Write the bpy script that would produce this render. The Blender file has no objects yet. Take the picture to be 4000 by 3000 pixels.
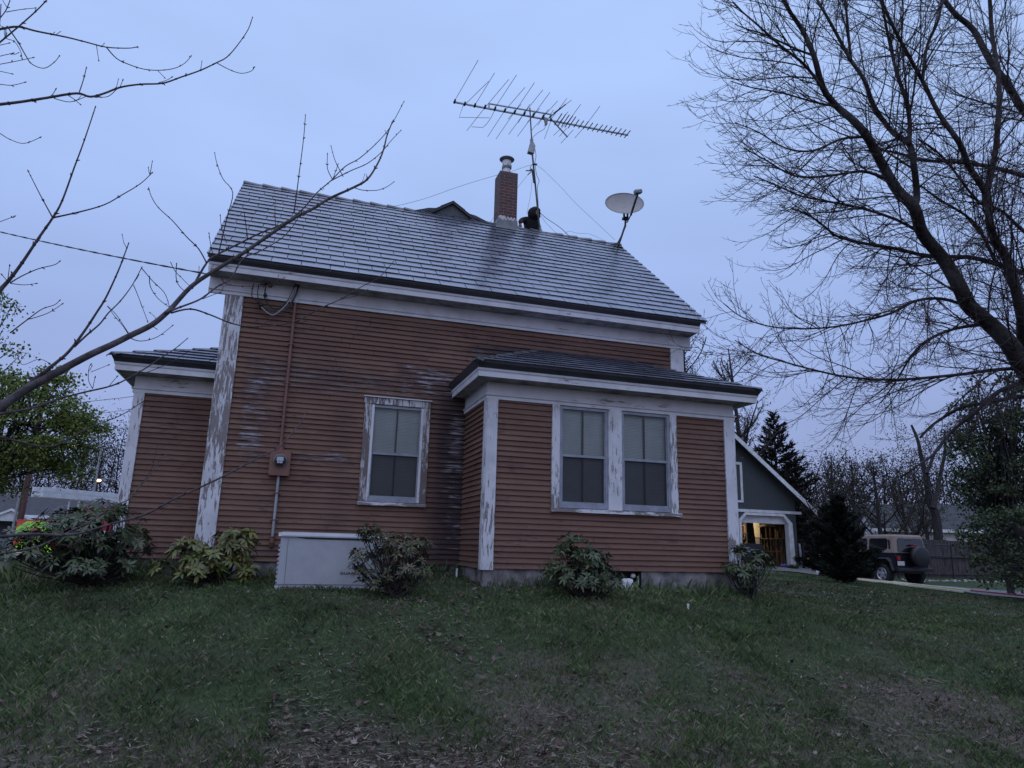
import bpy, bmesh, math, random
import numpy as np
from mathutils import Vector, Matrix
rnd = random.Random(7); rs = np.random.RandomState(5)
S = bpy.context.scene
# ------------------------------------------------------------------ camera
F, YAW, PITCH, ROLL, DIST = 2719.33, 0.3009, 0.2276, 0.0276, 10.2
fw = np.array([math.sin(YAW)*math.cos(PITCH), math.cos(YAW)*math.cos(PITCH), math.sin(PITCH)])
r0 = np.array([math.cos(YAW), -math.sin(YAW), 0.0]); u0 = np.cross(r0, fw)
RT = math.cos(ROLL)*r0 + math.sin(ROLL)*u0; UP = -math.sin(ROLL)*r0 + math.cos(ROLL)*u0
CAM = np.array([0, -DIST, 0.0])
cd = bpy.data.cameras.new('camera'); cam = bpy.data.objects.new('camera', cd); S.collection.objects.link(cam)
cd.sensor_width = 36; cd.lens = F/4000*36; cd.clip_start = 0.05; cd.clip_end = 3000
cam.matrix_world = Matrix(((RT[0], UP[0], -fw[0], 0), (RT[1], UP[1], -fw[1], -DIST), (RT[2], UP[2], -fw[2], 0), (0, 0, 0, 1)))
S.camera = cam
# survey helper: a measured sight line meets a plane (X=, Y= or Z=) or a distance (D=) -> a point of the place
def at(px, py, **k):
    d = RT*(px-2000)/F + UP*(1500-py)/F + fw
    a, v = list(k.items())[0]
    if a == 'D': return CAM + d*v
    i = 'XYZ'.index(a); return CAM + d*((v-CAM[i])/d[i])
def cr(x0, y0, s): return lambda x, y: (x0+x/s, y0+y/s)
c1 = cr(0,1200,1.382); c2 = cr(800,1000,1.1855); c6 = cr(1650,200,2.0733); c7 = cr(0,0,1.2759); c8 = cr(2600,0,1.1057); c4 = cr(2800,1500,1.8433)
# ------------------------------------------------------------------ world: overcast dusk, glow of the set sun behind the camera
W = bpy.data.worlds.new('World'); S.world = W; W.use_nodes = True
nt = W.node_tree; nt.nodes.clear(); N = nt.nodes.new; L = nt.links.new
out = N('ShaderNodeOutputWorld'); bg = N('ShaderNodeBackground'); bg2 = N('ShaderNodeBackground'); add = N('ShaderNodeAddShader')
sky = N('ShaderNodeTexSky'); sky.sky_type = 'NISHITA'; sky.sun_disc = False; sky.sun_elevation = math.radians(4); sky.sun_rotation = math.radians(200)
L(sky.outputs[0], bg2.inputs[0]); bg2.inputs[1].default_value = 0.012
tc = N('ShaderNodeTexCoord'); sp = N('ShaderNodeSeparateXYZ'); L(tc.outputs['Generated'], sp.inputs[0])
ramp = N('ShaderNodeValToRGB'); L(sp.outputs['Z'], ramp.inputs[0])
cr_ = ramp.color_ramp; cr_.elements[0].position = 0.0; cr_.elements[0].color = (0.24,0.30,0.56,1); cr_.elements[1].position = 1.0; cr_.elements[1].color = (1.0,1.12,1.45,1)
for p_, c_ in ((0.13,(0.28,0.352,0.635,1)), (0.30,(0.345,0.462,0.82,1)), (0.50,(0.395,0.54,0.915,1)), (0.68,(0.415,0.57,0.945,1))):
    e_ = cr_.elements.new(p_); e_.color = c_
mp = N('ShaderNodeMapping'); mp.inputs['Scale'].default_value = (1.2,1.2,4); L(tc.outputs['Generated'], mp.inputs[0])
nz = N('ShaderNodeTexNoise'); nz.inputs['Scale'].default_value = 1.6; nz.inputs['Detail'].default_value = 4; L(mp.outputs[0], nz.inputs['Vector'])
mr = N('ShaderNodeMapRange'); mr.inputs[1].default_value = .3; mr.inputs[2].default_value = .7; mr.inputs[3].default_value = .93; mr.inputs[4].default_value = 1.07; L(nz.outputs[0], mr.inputs[0])
dot = N('ShaderNodeVectorMath'); dot.operation = 'DOT_PRODUCT'; dot.inputs[1].default_value = (-0.45,-0.80,0.40); L(tc.outputs['Generated'], dot.inputs[0])
gl = N('ShaderNodeMapRange'); gl.interpolation_type = 'SMOOTHSTEP'; gl.inputs[1].default_value = -0.1; gl.inputs[2].default_value = 0.95; gl.inputs[3].default_value = 0; gl.inputs[4].default_value = 1; L(dot.outputs['Value'], gl.inputs[0])
mul = N('ShaderNodeVectorMath'); mul.operation = 'SCALE'; L(ramp.outputs[0], mul.inputs[0]); L(mr.outputs[0], mul.inputs['Scale'])
gc = N('ShaderNodeVectorMath'); gc.operation = 'SCALE'; gc.inputs[0].default_value = (0.20,0.20,0.22); L(gl.outputs[0], gc.inputs['Scale'])
ad = N('ShaderNodeVectorMath'); ad.operation = 'ADD'; L(mul.outputs[0], ad.inputs[0]); L(gc.outputs[0], ad.inputs[1])
L(ad.outputs[0], bg.inputs[0]); bg.inputs[1].default_value = 1.0
L(bg.outputs[0], add.inputs[0]); L(bg2.outputs[0], add.inputs[1]); L(add.outputs[0], out.inputs[0])
sd = bpy.data.lights.new('sun', 'SUN'); so = bpy.data.objects.new('sun', sd); S.collection.objects.link(so)
sd.energy = 0.08; sd.angle = math.radians(50); sd.color = (1.0,0.92,0.88)
so.rotation_euler = Vector((0.45,0.80,-0.50)).to_track_quat('-Z','Y').to_euler()
S.view_settings.view_transform = 'Standard'; S.view_settings.look = 'None'; S.view_settings.exposure = 0; S.view_settings.gamma = 1
S.render.engine = 'CYCLES'
S.cycles.max_bounces = 6; S.cycles.transparent_max_bounces = 12; S.cycles.use_denoising = True
# ------------------------------------------------------------------ materials
MATS = {}
def principled(name):
    m = bpy.data.materials.new(name); m.use_nodes = True; t = m.node_tree; b = t.nodes['Principled BSDF']; MATS[name] = m
    return m, t, b
def noise(t, scale, stretch=(1,1,1), detail=5, rough=.6, coord='Object', off=(0,0,0)):
    c = t.nodes.new('ShaderNodeTexCoord'); mp = t.nodes.new('ShaderNodeMapping'); mp.inputs['Scale'].default_value = stretch; mp.inputs['Location'].default_value = off
    n = t.nodes.new('ShaderNodeTexNoise'); n.inputs['Scale'].default_value = scale; n.inputs['Detail'].default_value = detail; n.inputs['Roughness'].default_value = rough
    t.links.new(c.outputs[coord], mp.inputs[0]); t.links.new(mp.outputs[0], n.inputs['Vector']); return n.outputs[0]
def rng(t, src, a, b, lo=0., hi=1., smooth=False):
    m = t.nodes.new('ShaderNodeMapRange'); m.inputs[1].default_value = a; m.inputs[2].default_value = b; m.inputs[3].default_value = lo; m.inputs[4].default_value = hi
    if smooth: m.interpolation_type = 'SMOOTHSTEP'
    t.links.new(src, m.inputs[0]); return m.outputs[0]
def mixc(t, fac, a, b):
    m = t.nodes.new('ShaderNodeMix'); m.data_type = 'RGBA'
    for v, i in ((fac, 0), (a, 6), (b, 7)):
        if isinstance(v, (int, float)): m.inputs[i].default_value = v
        elif isinstance(v, tuple): m.inputs[i].default_value = v + (1,) if len(v) == 3 else v
        else: t.links.new(v, m.inputs[i])
    return m.outputs[2]
def mth(t, op, a, b=None):
    m = t.nodes.new('ShaderNodeMath'); m.operation = op
    for v, i in ((a, 0), (b, 1)):
        if v is None: continue
        if isinstance(v, (int, float)): m.inputs[i].default_value = v
        else: t.links.new(v, m.inputs[i])
    return m.outputs[0]
def bump(t, b, h, strength=.3, dist=.01):
    n = t.nodes.new('ShaderNodeBump'); n.inputs['Strength'].default_value = strength; n.inputs['Distance'].default_value = dist
    t.links.new(h, n.inputs['Height']); t.links.new(n.outputs[0], b.inputs['Normal'])
def mat(name, col, rough=.7, var=.25, scale=8, metal=0., bmp=0., stretch=(1,1,1), spec=.5, col2=None):
    m, t, b = principled(name); b.inputs['Roughness'].default_value = rough; b.inputs['Metallic'].default_value = metal; b.inputs['Specular IOR Level'].default_value = spec
    n = noise(t, scale, stretch); c2_ = col2 or tuple(max(0, c*(1-var*1.6)) for c in col); c1_ = tuple(min(1, c*(1+var*.5)) for c in col)
    t.links.new(mixc(t, rng(t, n, .35, .65), c2_, c1_), b.inputs['Base Color'])
    if bmp: bump(t, b, n, bmp, .01)
    return m
def island(t):
    g = t.nodes.new('ShaderNodeNewGeometry'); return g.outputs['Random Per Island']
def leafmat(name, cols, rough=.5, spec=.4, trans=0.):
    m, t, b = principled(name); b.inputs['Roughness'].default_value = rough; b.inputs['Specular IOR Level'].default_value = spec
    r = t.nodes.new('ShaderNodeValToRGB'); t.links.new(island(t), r.inputs[0]); r.color_ramp.interpolation = 'LINEAR'
    es = r.color_ramp.elements; es[0].color = cols[0] + (1,); es[1].color = cols[-1] + (1,)
    for i, c in enumerate(cols[1:-1]): e = es.new((i+1)/(len(cols)-1)); e.color = c + (1,)
    t.links.new(r.outputs[0], b.inputs['Base Color']); return m
def peelmat(name, amount, wood=(.175,.155,.155), paint=(.60,.61,.66), stretch=(32,32,4.4)):
    m, t, b = principled(name); b.inputs['Roughness'].default_value = .6
    n = noise(t, 1.0, stretch, 8, .72); n2 = noise(t, .9, (1,1,1), 3, .5)
    s = mth(t, 'ADD', n, mth(t, 'MULTIPLY', mth(t, 'SUBTRACT', n2, .5), .55))
    f = rng(t, s, .5+.0+(.5-amount)*.35, .52+(.5-amount)*.35)
    grain = noise(t, 1.0, tuple(s_*6 for s_ in stretch[:2]) + (stretch[2]*1.4,), 4)
    wd = mixc(t, grain, tuple(c*.6 for c in wood), tuple(c*1.6 for c in wood))
    dirt = mixc(t, rng(t, noise(t, 3.0, (1,1,1), 6), .45, .75), paint, tuple(c*.72 for c in paint))
    t.links.new(mixc(t, f, dirt, wd), b.inputs['Base Color'])
    bump(t, b, mth(t, 'SUBTRACT', 1.0, f), .5, .004); return m
def boxmask(t, sp_, x0, x1, z0, z1, fx=.15, fz=.15):
    a = rng(t, sp_.outputs['X'], x0-fx, x0+fx, smooth=True); b_ = rng(t, sp_.outputs['X'], x1-fx, x1+fx, 1, 0, smooth=True)
    c = rng(t, sp_.outputs['Z'], z0-fz, z0+fz, smooth=True); d = rng(t, sp_.outputs['Z'], z1-fz, z1+fz, 1, 0, smooth=True)
    return mth(t, 'MULTIPLY', mth(t, 'MULTIPLY', a, b_), mth(t, 'MULTIPLY', c, d))
def sidingmat(name, stains=()):
    m, t, b = principled(name); b.inputs['Roughness'].default_value = .72; b.inputs['Specular IOR Level'].default_value = .25
    base = mixc(t, rng(t, noise(t, 1.3, (1,1,2)), .3, .7), (.146,.087,.066), (.208,.125,.092))
    g = noise(t, 1.0, (5,5,70), 6, .7); base = mixc(t, rng(t, g, .55, .8, 0, .55), base, (.11,.056,.047))
    # single boards slightly different
    c = t.nodes.new('ShaderNodeTexCoord'); sp_ = t.nodes.new('ShaderNodeSeparateXYZ'); t.links.new(c.outputs['Object'], sp_.inputs[0])
    row = mth(t, 'FLOOR', mth(t, 'DIVIDE', mth(t, 'ADD', sp_.outputs['Z'], .298), .0732)); wn = t.nodes.new('ShaderNodeTexWhiteNoise'); wn.noise_dimensions = '2D'
    cmb = t.nodes.new('ShaderNodeCombineXYZ'); t.links.new(row, cmb.inputs[0]); t.links.new(mth(t, 'FLOOR', mth(t, 'ADD', mth(t, 'DIVIDE', sp_.outputs['X'], 2.2), mth(t, 'MULTIPLY', row, .37))), cmb.inputs[1]); t.links.new(cmb.outputs[0], wn.inputs['Vector'])
    base = mixc(t, rng(t, wn.outputs['Value'], 0, 1, 0, .50), base, (.125,.060,.050))
    fine = noise(t, 1.0, (7,7,34), 7, .75, off=(3,1,2)); big = noise(t, 1.4, (1,1,2.2), 3, off=(5,5,1))
    spots = rng(t, mth(t, 'ADD', mth(t, 'MULTIPLY', fine, .65), mth(t, 'MULTIPLY', big, .35)), .545, .585)
    base = mixc(t, mth(t, 'MULTIPLY', spots, .75), base, (.075,.045,.045))
    for (x0, x1, z0, z1, fx, fz, dark, silver) in stains:
        k = boxmask(t, sp_, x0, x1, z0, z1, fx, fz)
        f2 = noise(t, 1.0, (2.2,2.2,30), 7, .7, off=(x0*3.1,0,z0*2.3)); f3 = noise(t, 1.0, (3,3,42), 7, .72, off=(x0*1.7,2,z0)); f3 = mth(t, 'ADD', mth(t, 'MULTIPLY', f3, .75), mth(t, 'MULTIPLY', noise(t, 2.3, (1,1,3), 3, off=(9,x0,2)), .27))
        if dark >= 1: base = mixc(t, mth(t, 'MULTIPLY', k, .55), base, (.05,.032,.034))
        if dark: base = mixc(t, mth(t, 'MULTIPLY', rng(t, mth(t, 'ADD', f2, mth(t, 'MULTIPLY', mth(t, 'SUBTRACT', k, 1.0), .6)), .40, .60), dark), base, (.035,.026,.032))
        if silver: base = mixc(t, mth(t, 'MULTIPLY', rng(t, mth(t, 'ADD', f3, mth(t, 'MULTIPLY', mth(t, 'SUBTRACT', k, 1.0), .6)), .53, .585), silver), base, (.27,.26,.30))
    t.links.new(base, b.inputs['Base Color']); bump(t, b, g, .25, .003); return m
ST = [(1.88,2.7,-.5,2.4,.28,.25,1.0,.0),(1.95,2.6,.2,2.0,.2,.25,.9,.35),(2.2,6.2,2.75,3.1,.4,.12,.95,.25),(-.95,6.1,3.05,3.4,.2,.2,.5,.0),(.3,.95,-.3,2.2,.3,.4,.35,0),(-.95,2.2,-.32,-.05,.2,.1,.5,.1),(-.9,1.6,1.9,2.6,.4,.25,.55,.35),(2.0,2.6,-.3,2.2,.25,.3,1.0,.9), (1.2,2.4,2.0,2.75,.25,.22,.8,1.0), (2.6,5.9,2.85,3.12,.3,.12,1.0,.2), (-.92,-.25,.9,2.7,.25,.25,.6,1.0), (-.6,.9,2.0,2.9,.5,.3,.35,.1), (-.1,.9,1.0,1.25,.2,.07,.5,.8)]
M_main = sidingmat('main_siding', ST); M_bay = sidingmat('bay_siding', [(5.9,6.3,-.3,1.9,.15,.2,.3,0), (2.2,2.6,-.3,.8,.1,.3,.25,0)]); M_wing = sidingmat('wing_siding', [(-2.1,-1.2,1.4,2.0,.2,.2,.4,0)])
M_peelA = peelmat('peeling_paint_heavy', .52); M_peelB = peelmat('peeling_paint', .33); M_peelC = peelmat('old_paint', .20); M_peelW = peelmat('weathered_casing', .66, wood=(.12,.10,.10), paint=(.5,.5,.54))
M_peelH = peelmat('peeling_sill', .5, stretch=(4,14,20))
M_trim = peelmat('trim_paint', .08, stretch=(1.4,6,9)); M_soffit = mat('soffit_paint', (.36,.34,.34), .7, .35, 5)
M_roof, t, b = principled('metal_shingles'); b.inputs['Metallic'].default_value = .65; b.inputs['Roughness'].default_value = .30
n_ = noise(t, 3.0, (1,1,1), 5); isl = island(t)
t.links.new(mixc(t, rng(t, n_, .3, .7), (.165,.185,.25), (.25,.275,.36)), b.inputs['Base Color'])
t.links.new(mth(t, 'ADD', rng(t, n_, .3, .7, .20, .34), mth(t, 'MULTIPLY', isl, .08)), b.inputs['Roughness'])
M_drip_shade = mat('dark_edge_and_butt_shade', (.035,.036,.045), .5, .2, 5)  # dark eave metal; also colours the painted shade on shingle butts
M_conc = mat('concrete', (.24,.225,.23), .9, .45, 5, bmp=.6)
M_brick, t, b = principled('brick'); b.inputs['Roughness'].default_value = .85
bt = t.nodes.new('ShaderNodeTexBrick'); c = t.nodes.new('ShaderNodeTexCoord'); mp = t.nodes.new('ShaderNodeMapping')
t.links.new(c.outputs['UV'], mp.inputs[0]); t.links.new(mp.outputs[0], bt.inputs['Vector'])
bt.inputs['Scale'].default_value = 1; bt.inputs['Brick Width'].default_value = .205; bt.inputs['Row Height'].default_value = .0685; bt.inputs['Mortar Size'].default_value = .006
bt.inputs['Color1'].default_value = (.125,.055,.050,1); bt.inputs['Color2'].default_value = (.080,.042,.042,1); bt.inputs['Mortar'].default_value = (.21,.18,.18,1); bt.inputs['Bias'].default_value = 0
sp_ = t.nodes.new('ShaderNodeSeparateXYZ'); t.links.new(c.outputs['Object'], sp_.inputs[0])
soot = mth(t, 'MULTIPLY', rng(t, sp_.outputs['Z'], 7.45, 7.8, 0, .75), rng(t, noise(t, 7), .35, .6))
t.links.new(mixc(t, soot, mixc(t, rng(t, noise(t, 14), .4, .7, 0, .4), bt.outputs[0], (.10,.05,.05)), (.075,.07,.075)), b.inputs['Base Color']); bump(t, b, mth(t, 'SUBTRACT', 1.0, bt.outputs['Fac']), .6, .006)
M_flash = mat('flashing_metal', (.16,.17,.19), .5, .2, 6); M_white = mat('white_paint', (.70,.71,.74), .5, .12, 4); M_seal = mat('sealant', (.55,.53,.55), .6, .1)
M_galv = mat('galvanised_metal', (.30,.31,.33), .42, .2, 10, metal=.6); M_black = mat('black_metal', (.012,.012,.015), .5, .2); M_dkpipe = mat('antenna_metal', (.10,.10,.12), .45, .3, 12, metal=.5)
M_cable = mat('cable_rubber', (.02,.02,.024), .5, .1); M_greycable = mat('grey_cable', (.28,.29,.32), .5, .1)
M_brown = mat('brown_painted_metal', (.18,.082,.063), .55, .12, 6); M_conduit = mat('grey_conduit', (.30,.32,.36), .5, .15)
M_glass, t, b = principled('window_glass'); t.nodes.remove(b); o_ = t.nodes['Material Output']; tr = t.nodes.new('ShaderNodeBsdfTransparent'); gs = t.nodes.new('ShaderNodeBsdfGlossy'); gs.inputs['Roughness'].default_value = .03; mx = t.nodes.new('ShaderNodeMixShader'); fr = t.nodes.new('ShaderNodeFresnel'); fr.inputs[0].default_value = 1.55
tr.inputs[0].default_value = (.90,.94,.94,1); t.links.new(fr.outputs[0], mx.inputs[0]); t.links.new(tr.outputs[0], mx.inputs[1]); t.links.new(gs.outputs[0], mx.inputs[2]); t.links.new(mx.outputs[0], o_.inputs[0])
M_screen, t, b = principled('insect_screen'); t.nodes.remove(b); o_ = t.nodes['Material Output']; tr = t.nodes.new('ShaderNodeBsdfTransparent'); df = t.nodes.new('ShaderNodeBsdfDiffuse'); df.inputs[0].default_value = (.045,.047,.056,1); mx = t.nodes.new('ShaderNodeMixShader'); mx.inputs[0].default_value = .56
t.links.new(tr.outputs[0], mx.inputs[1]); t.links.new(df.outputs[0], mx.inputs[2]); t.links.new(mx.outputs[0], o_.inputs[0])
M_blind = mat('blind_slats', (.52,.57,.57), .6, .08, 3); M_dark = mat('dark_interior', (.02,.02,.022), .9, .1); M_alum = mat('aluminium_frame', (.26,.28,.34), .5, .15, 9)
M_gen = mat('beige_enclosure', (.36,.38,.42), .55, .08, 4); M_gend = mat('enclosure_dark', (.03,.03,.035), .6)
M_bark = mat('bark', (.040,.034,.036), .9, .4, 14, bmp=.8); M_twig = mat('twig_bark', (.050,.032,.036), .8, .3, 5)
M_barkl = mat('grey_bark', (.085,.072,.078), .85, .4, 20, bmp=.4); M_bud = mat('red_buds', (.095,.030,.034), .7, .2)
# ------------------------------------------------------------------ mesh builder
def link(o, parent=None):
    S.collection.objects.link(o)
    if parent is not None: o.parent = parent
    return o
def tag(o, label=None, cat=None, group=None, kind=None):
    if label: o['label'] = label
    if cat: o['category'] = cat
    if group: o['group'] = group
    if kind: o['kind'] = kind
    return o
def empty(name, loc, label, cat, group=None, rz=0):
    o = bpy.data.objects.new(name, None); o.location = loc; o.rotation_euler = (0,0,rz); o.empty_display_size = .2; link(o); return tag(o, label, cat, group)
class MB:
    def __init__(s): s.v = []; s.f = []; s.m = []; s.mats = []; s.cur = 0
    def use(s, m):
        if m not in s.mats: s.mats.append(m)
        s.cur = s.mats.index(m); return s
    def add(s, vs, fs):
        n = len(s.v); s.v.extend([tuple(float(a) for a in p) for p in vs]); s.f.extend([tuple(i+n for i in f) for f in fs]); s.m.extend([s.cur]*len(fs)); return s
    def box(s, x0, x1, y0, y1, z0, z1):
        return s.add([(x0,y0,z0),(x1,y0,z0),(x1,y1,z0),(x0,y1,z0),(x0,y0,z1),(x1,y0,z1),(x1,y1,z1),(x0,y1,z1)], [(0,3,2,1),(4,5,6,7),(0,1,5,4),(1,2,6,5),(2,3,7,6),(3,0,4,7)])
    def bevbox(s, x0, x1, y0, y1, z0, z1, r=.01):
        bm = bmesh.new(); bmesh.ops.create_cube(bm, size=1)
        for v in bm.verts: v.co = ((x0+x1)/2+v.co.x*(x1-x0), (y0+y1)/2+v.co.y*(y1-y0), (z0+z1)/2+v.co.z*(z1-z0))
        bmesh.ops.bevel(bm, geom=bm.edges[:], offset=r, segments=2, affect='EDGES', profile=.6)
        s.add([v.co[:] for v in bm.verts], [[v.index for v in f.verts] for f in bm.faces]); bm.free(); return s
    def prism(s, poly, a0, a1, axis='x', caps=True):
        # poly: 2D points; extruded along axis. axis x -> (y,z), y -> (x,z), z -> (x,y)
        n = len(poly); mk = {'x': lambda p, a: (a,p[0],p[1]), 'y': lambda p, a: (p[0],a,p[1]), 'z': lambda p, a: (p[0],p[1],a)}[axis]
        vs = [mk(p, a0) for p in poly] + [mk(p, a1) for p in poly]; fs = [(i, (i+1) % n, n+(i+1) % n, n+i) for i in range(n)]
        if caps: fs += [tuple(range(n-1,-1,-1)), tuple(range(n, 2*n))]
        return s.add(vs, fs)
    def tube(s, pts, r, k=6, cap=True):
        pts = [np.array(p, float) for p in pts]; n = len(pts); rr = r if hasattr(r, '__len__') else [r]*n; vs = []
        prev = None
        for i, p in enumerate(pts):
            d = pts[min(i+1, n-1)] - pts[max(i-1, 0)]; d = d/(np.linalg.norm(d)+1e-9)
            if prev is None: a = np.array([0,0,1.]) if abs(d[2]) < .9 else np.array([1.,0,0])
            else: a = prev
            u = a - d*np.dot(a, d); u /= np.linalg.norm(u)+1e-9; prev = u; w = np.cross(d, u)
            for j in range(k):
                an = 2*math.pi*j/k; vs.append(p + rr[i]*(u*math.cos(an)+w*math.sin(an)))
        fs = [(i*k+j, i*k+(j+1) % k, (i+1)*k+(j+1) % k, (i+1)*k+j) for i in range(n-1) for j in range(k)]
        if cap: fs += [tuple(range(k-1,-1,-1)), tuple(range((n-1)*k, n*k))]
        return s.add(vs, fs)
    def beam(s, a, b_, w, h, up=(0,0,1)):
        a = np.array(a, float); b_ = np.array(b_, float); d = b_-a; d /= np.linalg.norm(d); up = np.array(up, float)
        x = np.cross(d, up); x /= np.linalg.norm(x)+1e-9; y = np.cross(x, d); vs = []
        for p in (a, b_):
            for sx, sy in ((-1,-1),(1,-1),(1,1),(-1,1)): vs.append(p + x*sx*w/2 + y*sy*h/2)
        return s.add(vs, [(0,1,2,3),(7,6,5,4),(0,4,5,1),(1,5,6,2),(2,6,7,3),(3,7,4,0)])
    def lathe(s, prof, c=(0,0,0), k=20, axis='z'):
        vs = []
        for r, h in prof:
            for j in range(k):
                a = 2*math.pi*j/k; p = (r*math.cos(a), r*math.sin(a), h)
                if axis == 'y': p = (p[0], p[2], p[1])
                if axis == 'x': p = (p[2], p[0], p[1])
                vs.append((c[0]+p[0], c[1]+p[1], c[2]+p[2]))
        n = len(prof); return s.add(vs, [(i*k+j, i*k+(j+1) % k, (i+1)*k+(j+1) % k, (i+1)*k+j) for i in range(n-1) for j in range(k)])
    def xf(s, M, start=0):
        for i in range(start, len(s.v)): s.v[i] = tuple(M @ Vector(s.v[i]))
        return s
    def build(s, name, m=None, parent=None, smooth=False, fixn=True):
        me = bpy.data.meshes.new(name); me.from_pydata(s.v, [], s.f); me.update()
        if m is not None: me.materials.append(m)
        else:
            for q in s.mats: me.materials.append(q)
            me.polygons.foreach_set('material_index', s.m)
        if fixn and len(s.f) < 60000:
            bm = bmesh.new(); bm.from_mesh(me); bmesh.ops.recalc_face_normals(bm, faces=bm.faces[:]); bm.to_mesh(me); bm.free()
        if smooth: me.polygons.foreach_set('use_smooth', [True]*len(me.polygons))
        o = bpy.data.objects.new(name, me); return link(o, parent)
def npmesh(name, V, nper, m, parent=None, smooth=False):
    """V: (faces, nper, 3) loose polygons"""
    V = np.asarray(V, np.float32); nf = len(V); me = bpy.data.meshes.new(name); me.vertices.add(nf*nper); me.vertices.foreach_set('co', V.reshape(-1))
    me.loops.add(nf*nper); me.loops.foreach_set('vertex_index', np.arange(nf*nper, dtype=np.int32)); me.polygons.add(nf)
    me.polygons.foreach_set('loop_start', np.arange(0, nf*nper, nper, dtype=np.int32)); me.update(calc_edges=True); me.materials.append(m)
    o = bpy.data.objects.new(name, me); return link(o, parent)
# ------------------------------------------------------------------ ground
GP = np.array([(-2.5,-.2,-.58),(0,-1.2,-.57),(2.5,-1.5,-.56),(4.5,-1.5,-.57),(6.2,-1.3,-.60),(7.5,0,-.68),(0,-2.9,-.76),(3.5,-3.2,-.83),(-3,-2.5,-1.0),(7,-3,-1.0),(0,-4.8,-1.46),(3.5,-5.2,-1.50),(-3,-4.6,-1.6),(6.5,-5.5,-1.5),(0,-8,-1.6),(0,-14,-1.7),(8,-10,-1.6),(-8,-8,-1.7),
  (-6,2,-.95),(-10,10,-1.2),(-10.6,26.7,-1.35),(-17,40,-1.8),(10,1,-.95),(13,3,-.90),(11,-3,-1.2),(15.3,6.7,-.84),(16.3,2.2,-1.0),(18.6,9,-.90),(20.4,11,-1.02),(22.5,11,-1.06),(18.7,4,-1.03),(22,4,-1.08),(17,-5,-1.25),(17.6,13.2,-.67),(18.2,11.3,-.74),(18,16,-.62),(22,16,-.62),(24.5,9,-1.0),(26,14,-.9),(24,2,-1.0),(20,-6,-1.3),
  (12,10,-.6),(8,16,-.55),(0,6,-.55),(0,20,-.7),(40,30,-1.0),(60,60,-1),(0,80,-1.5),(-60,60,-1.8),(80,0,-1.3),(-40,0,-1.7),(0,-60,-2),(60,-50,-1.6),(-60,-50,-2)], float)
def _tps(r2): return np.where(r2 > 0, r2*np.log(np.maximum(r2, 1e-12))*.5, 0)
_d = ((GP[:,None,:2]-GP[None,:,:2])**2).sum(-1); _n = len(GP); _A = np.zeros((_n+3,_n+3)); _A[:_n,:_n] = _tps(_d)+np.eye(_n)*.4; _A[:_n,_n] = 1; _A[:_n,_n+1:] = GP[:,:2]; _A[_n,:_n] = 1; _A[_n+1:,:_n] = GP[:,:2].T
_w = np.linalg.solve(_A, np.concatenate([GP[:,2],[0,0,0]]))
def gz(x, y):
    x = np.asarray(x, float); y = np.asarray(y, float); sh = x.shape; p = np.stack([np.clip(x,-90,90).ravel(), np.clip(y,-90,110).ravel()], -1)
    o = np.empty(len(p))
    for i in range(0, len(p), 20000):
        q = p[i:i+20000]; o[i:i+20000] = _tps(((q[:,None,:]-GP[None,:,:2])**2).sum(-1)) @ _w[:_n] + _w[_n] + q @ _w[_n+1:]
    o += .018*np.sin(x.ravel()*1.7+1.1*np.sin(y.ravel()*1.3))*np.cos(y.ravel()*1.9)
    return np.clip(o, -3.5, 1.0).reshape(sh) if sh else float(np.clip(o[0], -3.5, 1.0))
def axisvals(c, near, far):
    a = [0.0]; st = .12
    while a[-1] < far: a.append(a[-1]+st); st = .12 if a[-1] < near else st*1.09
    a = np.array(a); return np.concatenate([c-a[:0:-1], c+a])
gx = axisvals(4, 8, 700); gy = axisvals(-2, 6, 700); XX, YY = np.meshgrid(gx, gy); ZZ = gz(XX, YY); nx, ny = len(gx), len(gy)
me = bpy.data.meshes.new('ground'); me.from_pydata(np.stack([XX.ravel(), YY.ravel(), ZZ.ravel()], -1).tolist(), [], [(j*nx+i, j*nx+i+1, (j+1)*nx+i+1, (j+1)*nx+i) for j in range(ny-1) for i in range(nx-1)])
M_ground, t, b = principled('lawn_soil'); b.inputs['Roughness'].default_value = .95; b.inputs['Specular IOR Level'].default_value = .1
n1 = noise(t, .55, (1,1,1), 6, .65); n2 = noise(t, 22, (1,1,1), 6, .7); c = t.nodes.new('ShaderNodeTexCoord'); sp_ = t.nodes.new('ShaderNodeSeparateXYZ'); t.links.new(c.outputs['Object'], sp_.inputs[0])
bare = rng(t, mth(t, 'ADD', n1, mth(t, 'MULTIPLY', rng(t, sp_.outputs['Y'], -2.6, -5.0), .22)), .56, .76)
grn = mixc(t, n2, (.033,.050,.027), (.062,.088,.044)); brn = mixc(t, rng(t, n2, .3, .7), (.060,.049,.043), (.165,.135,.118))
t.links.new(mixc(t, bare, grn, brn), b.inputs['Base Color']); bump(t, b, n2, .8, .03)
me.materials.append(M_ground); me.polygons.foreach_set('use_smooth', [True]*len(me.polygons)); g = link(bpy.data.objects.new('ground', me)); tag(g, kind='structure')
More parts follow.
